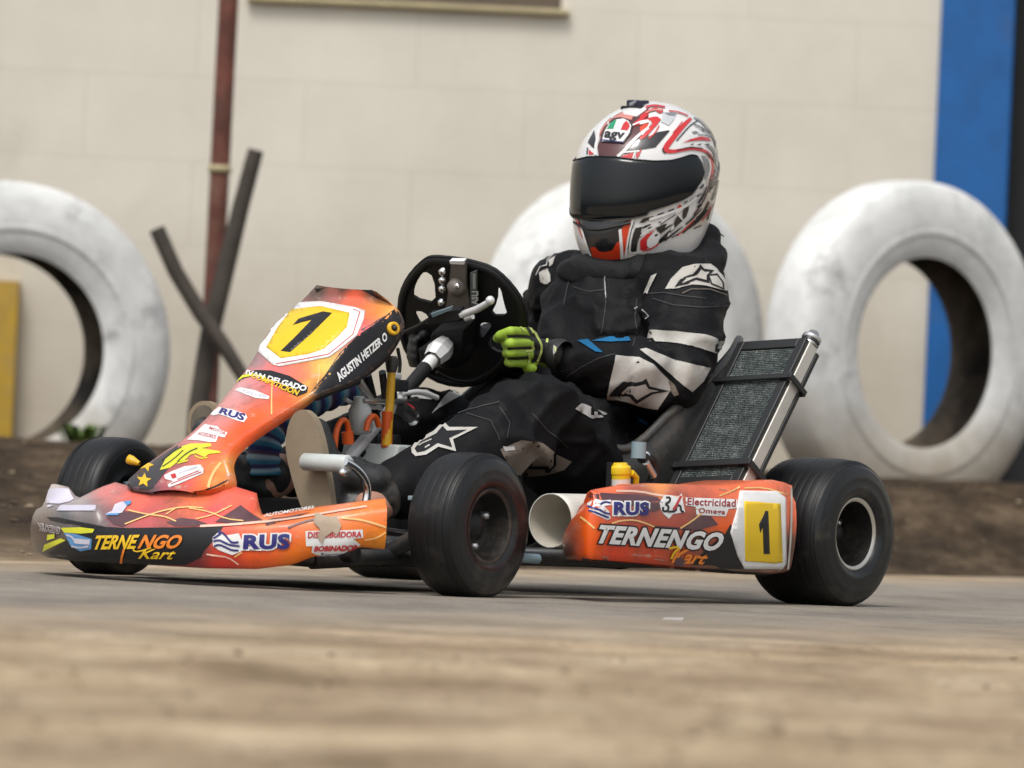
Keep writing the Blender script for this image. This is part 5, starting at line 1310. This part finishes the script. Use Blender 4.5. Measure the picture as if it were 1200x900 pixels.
q.build('camera_mount', ho, fix=True, bevel=.003)

# ---- padded neck collar
q = MB(); m_col = M('neck_fabric', (.008, .0085, .0095), .75, var=.3, dust=.04, spec=.3, bump=.5, bscale=36, bdist=.008)
ring = []
for k in range(24):
    a = 2 * pi * k / 24
    base = HM @ Vector((.012 + .118 * cos(a), .112 * sin(a), -.163))
    ring.append(base + Vector((0, 0, -.004 + .020 * max(0, -cos(a)))))
for k in range(24):
    w_ = .036 + .010 * noise.noise(Vector((cos(2 * pi * k / 24) * 2, sin(2 * pi * k / 24) * 2, 1)))
    capsule(q, ring[k], ring[(k + 1) % 24], w_, w_, m_col, 12)
    capsule(q, ring[k] + Vector((-.004, 0, -.04)), ring[(k + 1) % 24] + Vector((-.004, 0, -.04)), .034, .034, m_col, 12)
    c3 = HM.translation + Vector((.03, .0, -.245)); capsule(q, ring[k].lerp(c3, .26) + Vector((0, 0, -.085)), ring[(k + 1) % 24].lerp(c3, .26) + Vector((0, 0, -.085)), .036, .036, m_col, 10)
q.ball(U(822, 282, .12), (.036, .036, .038), m_col); q.ball(U(700, 322, .03), (.05, .09, .036), m_col); q.ball(U(745, 322, .10), (.05, .08, .030), m_col); q.ball(U(790, 315, .13), (.05, .05, .04), m_col)
V, F = fuse(q, .007, 5, lambda p, n: .008 * noise.noise(Vector((p.x * 7, p.y * 7, p.z * 26))) + .007 * max(0, 1 - 2.3 * abs(noise.noise(Vector((p.x * 9 + p.z * 6, p.y * 9, p.z * 20))))) ** 2)
q = MB(); q.add(V, F, m_col)
c = U(841, 294, .12)
q.tube([c + Vector((-.0095 * cos(a), .0095 * cos(a) * .3, .011 * sin(a))) for a in [2 * pi * k / 16 for k in range(17)]], .0022, m_edge, 8, caps=False)
q.tube([U(839, 268, .12), U(844, 274, .12), U(848, 277, .12)], .0013, m_edge, 6)
q.build('neck_collar', person)

# ---- gloves: palm, four fingers closed on the rim, thumb behind it
m_lg1 = M('glove_lime', (.30, .46, .035), .6, var=.15, dust=.08, bump=.3, bscale=60); m_gb = M('glove_black', (.013, .014, .014), .6, bump=.3, bscale=60); m_lgy = M('glove_pale_lime', (.50, .58, .16), .6, dust=.06)
def glove(side, knuckle, pip, tip, curl, palm, wrist, thumb, m, extra=None):
    q = MB()
    for kn, pi_, cu, tp, r in zip(knuckle, pip, curl, tip, (.0100, .0103, .0098, .0088)):
        chain(q, [kn, pi_, cu, tp], [r * 1.12, r, r * .95, r * .85], m, 12)
    chain(q, thumb, [.0125, .0115, .0100], m, 12)
    for kn in knuckle: chain(q, [kn, kn.lerp(palm, .6), palm.lerp(wrist, .2)], [.0115, .016, .019], m, 14)
    chain(q, [palm, wrist], [.024, .027], m, 16)
    return q
z10 = lambda x, y, Y: U(560 + x / 8.571, 360 + y / 8.571, Y)
kn = [z10(505, 265, .192), z10(545, 365, .198), z10(545, 465, .196), z10(530, 560, .186)]
pp_ = [z10(330, 245, .214), z10(330, 365, .216), z10(335, 462, .213), z10(340, 562, .204)]
cu_ = [z10(225, 285, .190), z10(285, 372, .182), z10(290, 462, .180), z10(305, 555, .174)]
tp_ = [z10(195, 315, .165), z10(320, 385, .150), z10(330, 465, .149), z10(345, 545, .149)]
th_ = [z10(560, 330, .165), z10(440, 270, .145), z10(330, 290, .138)]
q = glove(1, kn, pp_, tp_, cu_, z10(610, 440, .180), z10(740, 470, .195), th_, m_lg1)
q.ball(z10(520, 610, .196), (.014, .012, .010), m_lg1)
V, F = fuse(q, .0022, 3)
gl = MB(); gl.add(V, F, m_lg1); bv = gl.bvh()
gl.mid(m_gb)
for i, f in enumerate(gl.f):
    u, v = proj_k(sum((gl.v[k] for k in f), Vector()) / len(f)); u = (u - 560) * 8.571; v = (v - 360) * 8.571
    if u > 560 + .25 * abs(v - 430) * .2 and not (560 < u < 700 and v > 560): gl.mi[i] = 1
def D(poly, m, off=.0010, step=2): drape(gl, bv, poly, m, off, step)
def S(pts, w, m, off=.0014): stroke(gl, bv, smooth_loop(pts, 1, False), w, m, off, 2)
S(Z10((300, 295), (400, 290), (520, 300), (560, 330)), 4.4, m_gb); S(Z10((300, 415), (400, 412), (530, 405)), 3.4, m_gb); S(Z10((305, 515), (400, 512), (500, 500)), 3.4, m_gb); S(Z10((310, 605), (380, 600), (440, 610)), 1.5, m_gb)
S(Z10((470, 170), (520, 240), (570, 320), (610, 400), (600, 470), (540, 560)), 3.6, m_gb); S(Z10((480, 160), (525, 215), (550, 260)), 2.0, m_lgy, .002)
S(Z10((555, 215), (580, 290), (625, 360), (635, 430), (605, 510), (590, 545)), 2.6, m_lgy, .002); S(Z10((560, 190), (620, 195), (680, 240), (700, 310), (690, 360)), 2.8, m_lgy, .002); S(Z10((560, 215), (570, 185), (600, 190)), 2.6, m_lgy, .002)
S(Z10((470, 440), (530, 440), (560, 420), (540, 380)), 2.2, m_lgy, .0016); S(Z10((500, 460), (520, 510), (500, 560)), 2.0, m_lgy, .0016); S(Z10((420, 200), (440, 215), (460, 240)), 1.6, m_lgy, .0016)
D(Z10((440, 600), (500, 585), (590, 580), (600, 610), (560, 650), (490, 665), (440, 640)), m_lg1, .0014)
gl.build('glove', person, label='lime and black glove closed on the steering wheel')
q = MB(); a, c = z10(720, 455, .195), z10(850, 490, .225)
q.lathe([(0, .022), (.003, .0275), (.018, .031), (.03, .029)], a.lerp(c, .15), c - a, m_gb, 24)
bvc = q.bvh(); drape(q, bvc, Z10((760, 380), (790, 400), (800, 480), (830, 570), (800, 600), (770, 540), (755, 450)), m_pg, .0008, 2); stroke(q, bvc, Z10((775, 400), (790, 450), (795, 490)), 1.6, m_lgy, .0014, 2)
q.build('glove_cuff', person)
# right hand on the far lower rim, whole glove in black
kr = [U(x, y, -.118) for x, y in ((506, 398), (504, 408), (503, 418), (503, 427))]
pr_ = [U(x, y, -.138) for x, y in ((492, 396), (490, 407), (489, 417), (490, 426))]
cr_ = [U(x, y, -.125) for x, y in ((484, 396), (482, 407), (481, 417), (483, 426))]
tr_ = [U(x, y, -.105) for x, y in ((486, 400), (486, 410), (486, 419), (488, 427))]
q = glove(-1, kr, pr_, tr_, cr_, U(514, 414, -.125), WR_R, [U(512, 404, -.12), U(504, 396, -.10), U(496, 392, -.095)], m_gb)
V, F = fuse(q, .0040, 6); q = MB(); q.add(V, F, m_gb); q.build('glove', person, label='dark glove on the far lower rim of the steering wheel')

# ---- shoes
m_shoe = M('shoe_black', (.016, .017, .018), .45, var=.2, dust=.22, bump=.2, bscale=60); m_sole = M('gum_sole', (.25, .20, .135), .85, var=.15, dust=.3, bump=.25, bscale=140)
def shoe(heel, ball_, toe, ankle, sole_px, solex, label, edge_px=None):
    q = MB()
    chain(q, [heel, ball_, toe], [.036, .036, .026], m_shoe, 14); chain(q, [heel + Vector((-.01, 0, .02)), ankle], [.036, .042], m_shoe, 14); chain(q, [ball_, ankle + Vector((.02, 0, .03))], [.034, .034], m_shoe, 14)
    V, F = fuse(q, .005, 4, lambda p, n: .003 * noise.noise(p * 24)); q = MB(); q.add(V, F, m_shoe)
    for k in range(5):                                    # laces
        c = ball_.lerp(ankle + Vector((.02, 0, .03)), .15 + .18 * k) + Vector((.01, 0, .03)); q.tube([c + Vector((-.004, -.022, -.008)), c + Vector((0, 0, .004)), c + Vector((-.004, .022, -.008))], .0028, m_edge, 6)
    o = q.build('shoe', person, label=label)
    s_ = MB(); out = [U(x, y, solex + .0016 * (592 - y) / 6 * .0, 0) for x, y in smooth_loop(sole_px, 2)]
    s_.slab(out, (-.016, 0, 0), m_sole); s_.build('sole', o, fix=True, bevel=.003)
    return o
lx = U(365, 540, .155).x
shoe(Vector((lx - .05, .16, .105)), Vector((lx - .048, .14, .22)), Vector((lx - .040, .132, .280)), AN_L + Vector((.012, -.004, -.01)),
     [(342, 487), (350, 480), (358, 480), (368, 490), (376, 515), (381, 545), (386, 575), (389, 600), (372, 606), (354, 598), (347, 578), (339, 550), (334, 525), (336, 503)], lx, 'black shoe with its pale gum sole facing forward')
rx = U(237, 490, -.15).x
o = shoe(U(302, 574, -.095), U(272, 566, -.115), U(240, 505, -.145), AN_R + Vector((.02, 0, 0)),
     [(219, 492), (224, 477), (235, 469), (247, 471), (254, 482), (256, 500), (250, 520), (235, 528), (221, 515)], rx, 'black shoe on the far pedal behind the nose panel')
q = MB(); m_soled = M('worn_sole', (.11, .095, .075), .9, dust=.3); q.slab([U(x, y, rx + .001, 0) for x, y in smooth_loop([(223, 493), (227, 480), (236, 474), (246, 476), (251, 486), (252, 500), (246, 516), (235, 522), (224, 512)], 2)], (-.004, 0, 0), m_soled); q.build('insole', o, fix=True)
# ------------------------------------------------------------------ sky, sun, camera
wd = bpy.data.worlds.new('World'); SC.world = wd; wd.use_nodes = True
nt = wd.node_tree; bg = nt.nodes['Background']
sky = nt.nodes.new('ShaderNodeTexSky'); sky.sky_type = 'NISHITA'; sky.sun_disc = False
SUN_EL, SUN_AZ = R(58), R(200)
sky.sun_elevation = SUN_EL; sky.sun_rotation = SUN_AZ; sky.air_density = 1.2; sky.dust_density = 4.0
hs = nt.nodes.new('ShaderNodeHueSaturation'); hs.inputs['Saturation'].default_value = .30
nt.links.new(sky.outputs[0], hs.inputs['Color']); nt.links.new(hs.outputs[0], bg.inputs[0]); bg.inputs[1].default_value = .15
sl = bpy.data.lights.new('sun', 'SUN'); sl.energy = 1.3; sl.angle = R(18); sl.color = (1, .965, .91)
so_ = bpy.data.objects.new('sun', sl); COL.objects.link(so_)
sd = Vector((sin(SUN_AZ) * cos(SUN_EL), cos(SUN_AZ) * cos(SUN_EL), sin(SUN_EL)))
so_.rotation_euler = (-sd).to_track_quat('-Z', 'Y').to_euler()
cam = bpy.data.cameras.new('camera'); co = bpy.data.objects.new('camera', cam); COL.objects.link(co)
m3 = Matrix((C_RT, C_UP, -FWD)).transposed(); co.matrix_world = Matrix.Translation(CAM) @ m3.to_4x4()
cam.sensor_width = 36; cam.lens = 36 * F_PX / 1200; cam.clip_start = .1; cam.clip_end = 1000
cam.dof.use_dof = True; cam.dof.focus_distance = 10.25; cam.dof.aperture_fstop = 6.8
SC.camera = co
SC.view_settings.view_transform = 'Standard'; SC.view_settings.look = 'None'; SC.view_settings.gamma = 1; SC.view_settings.use_curve_mapping = False
SC.view_settings.exposure = .18
SC.cycles.use_denoising = True
SC.cycles.max_bounces = 6
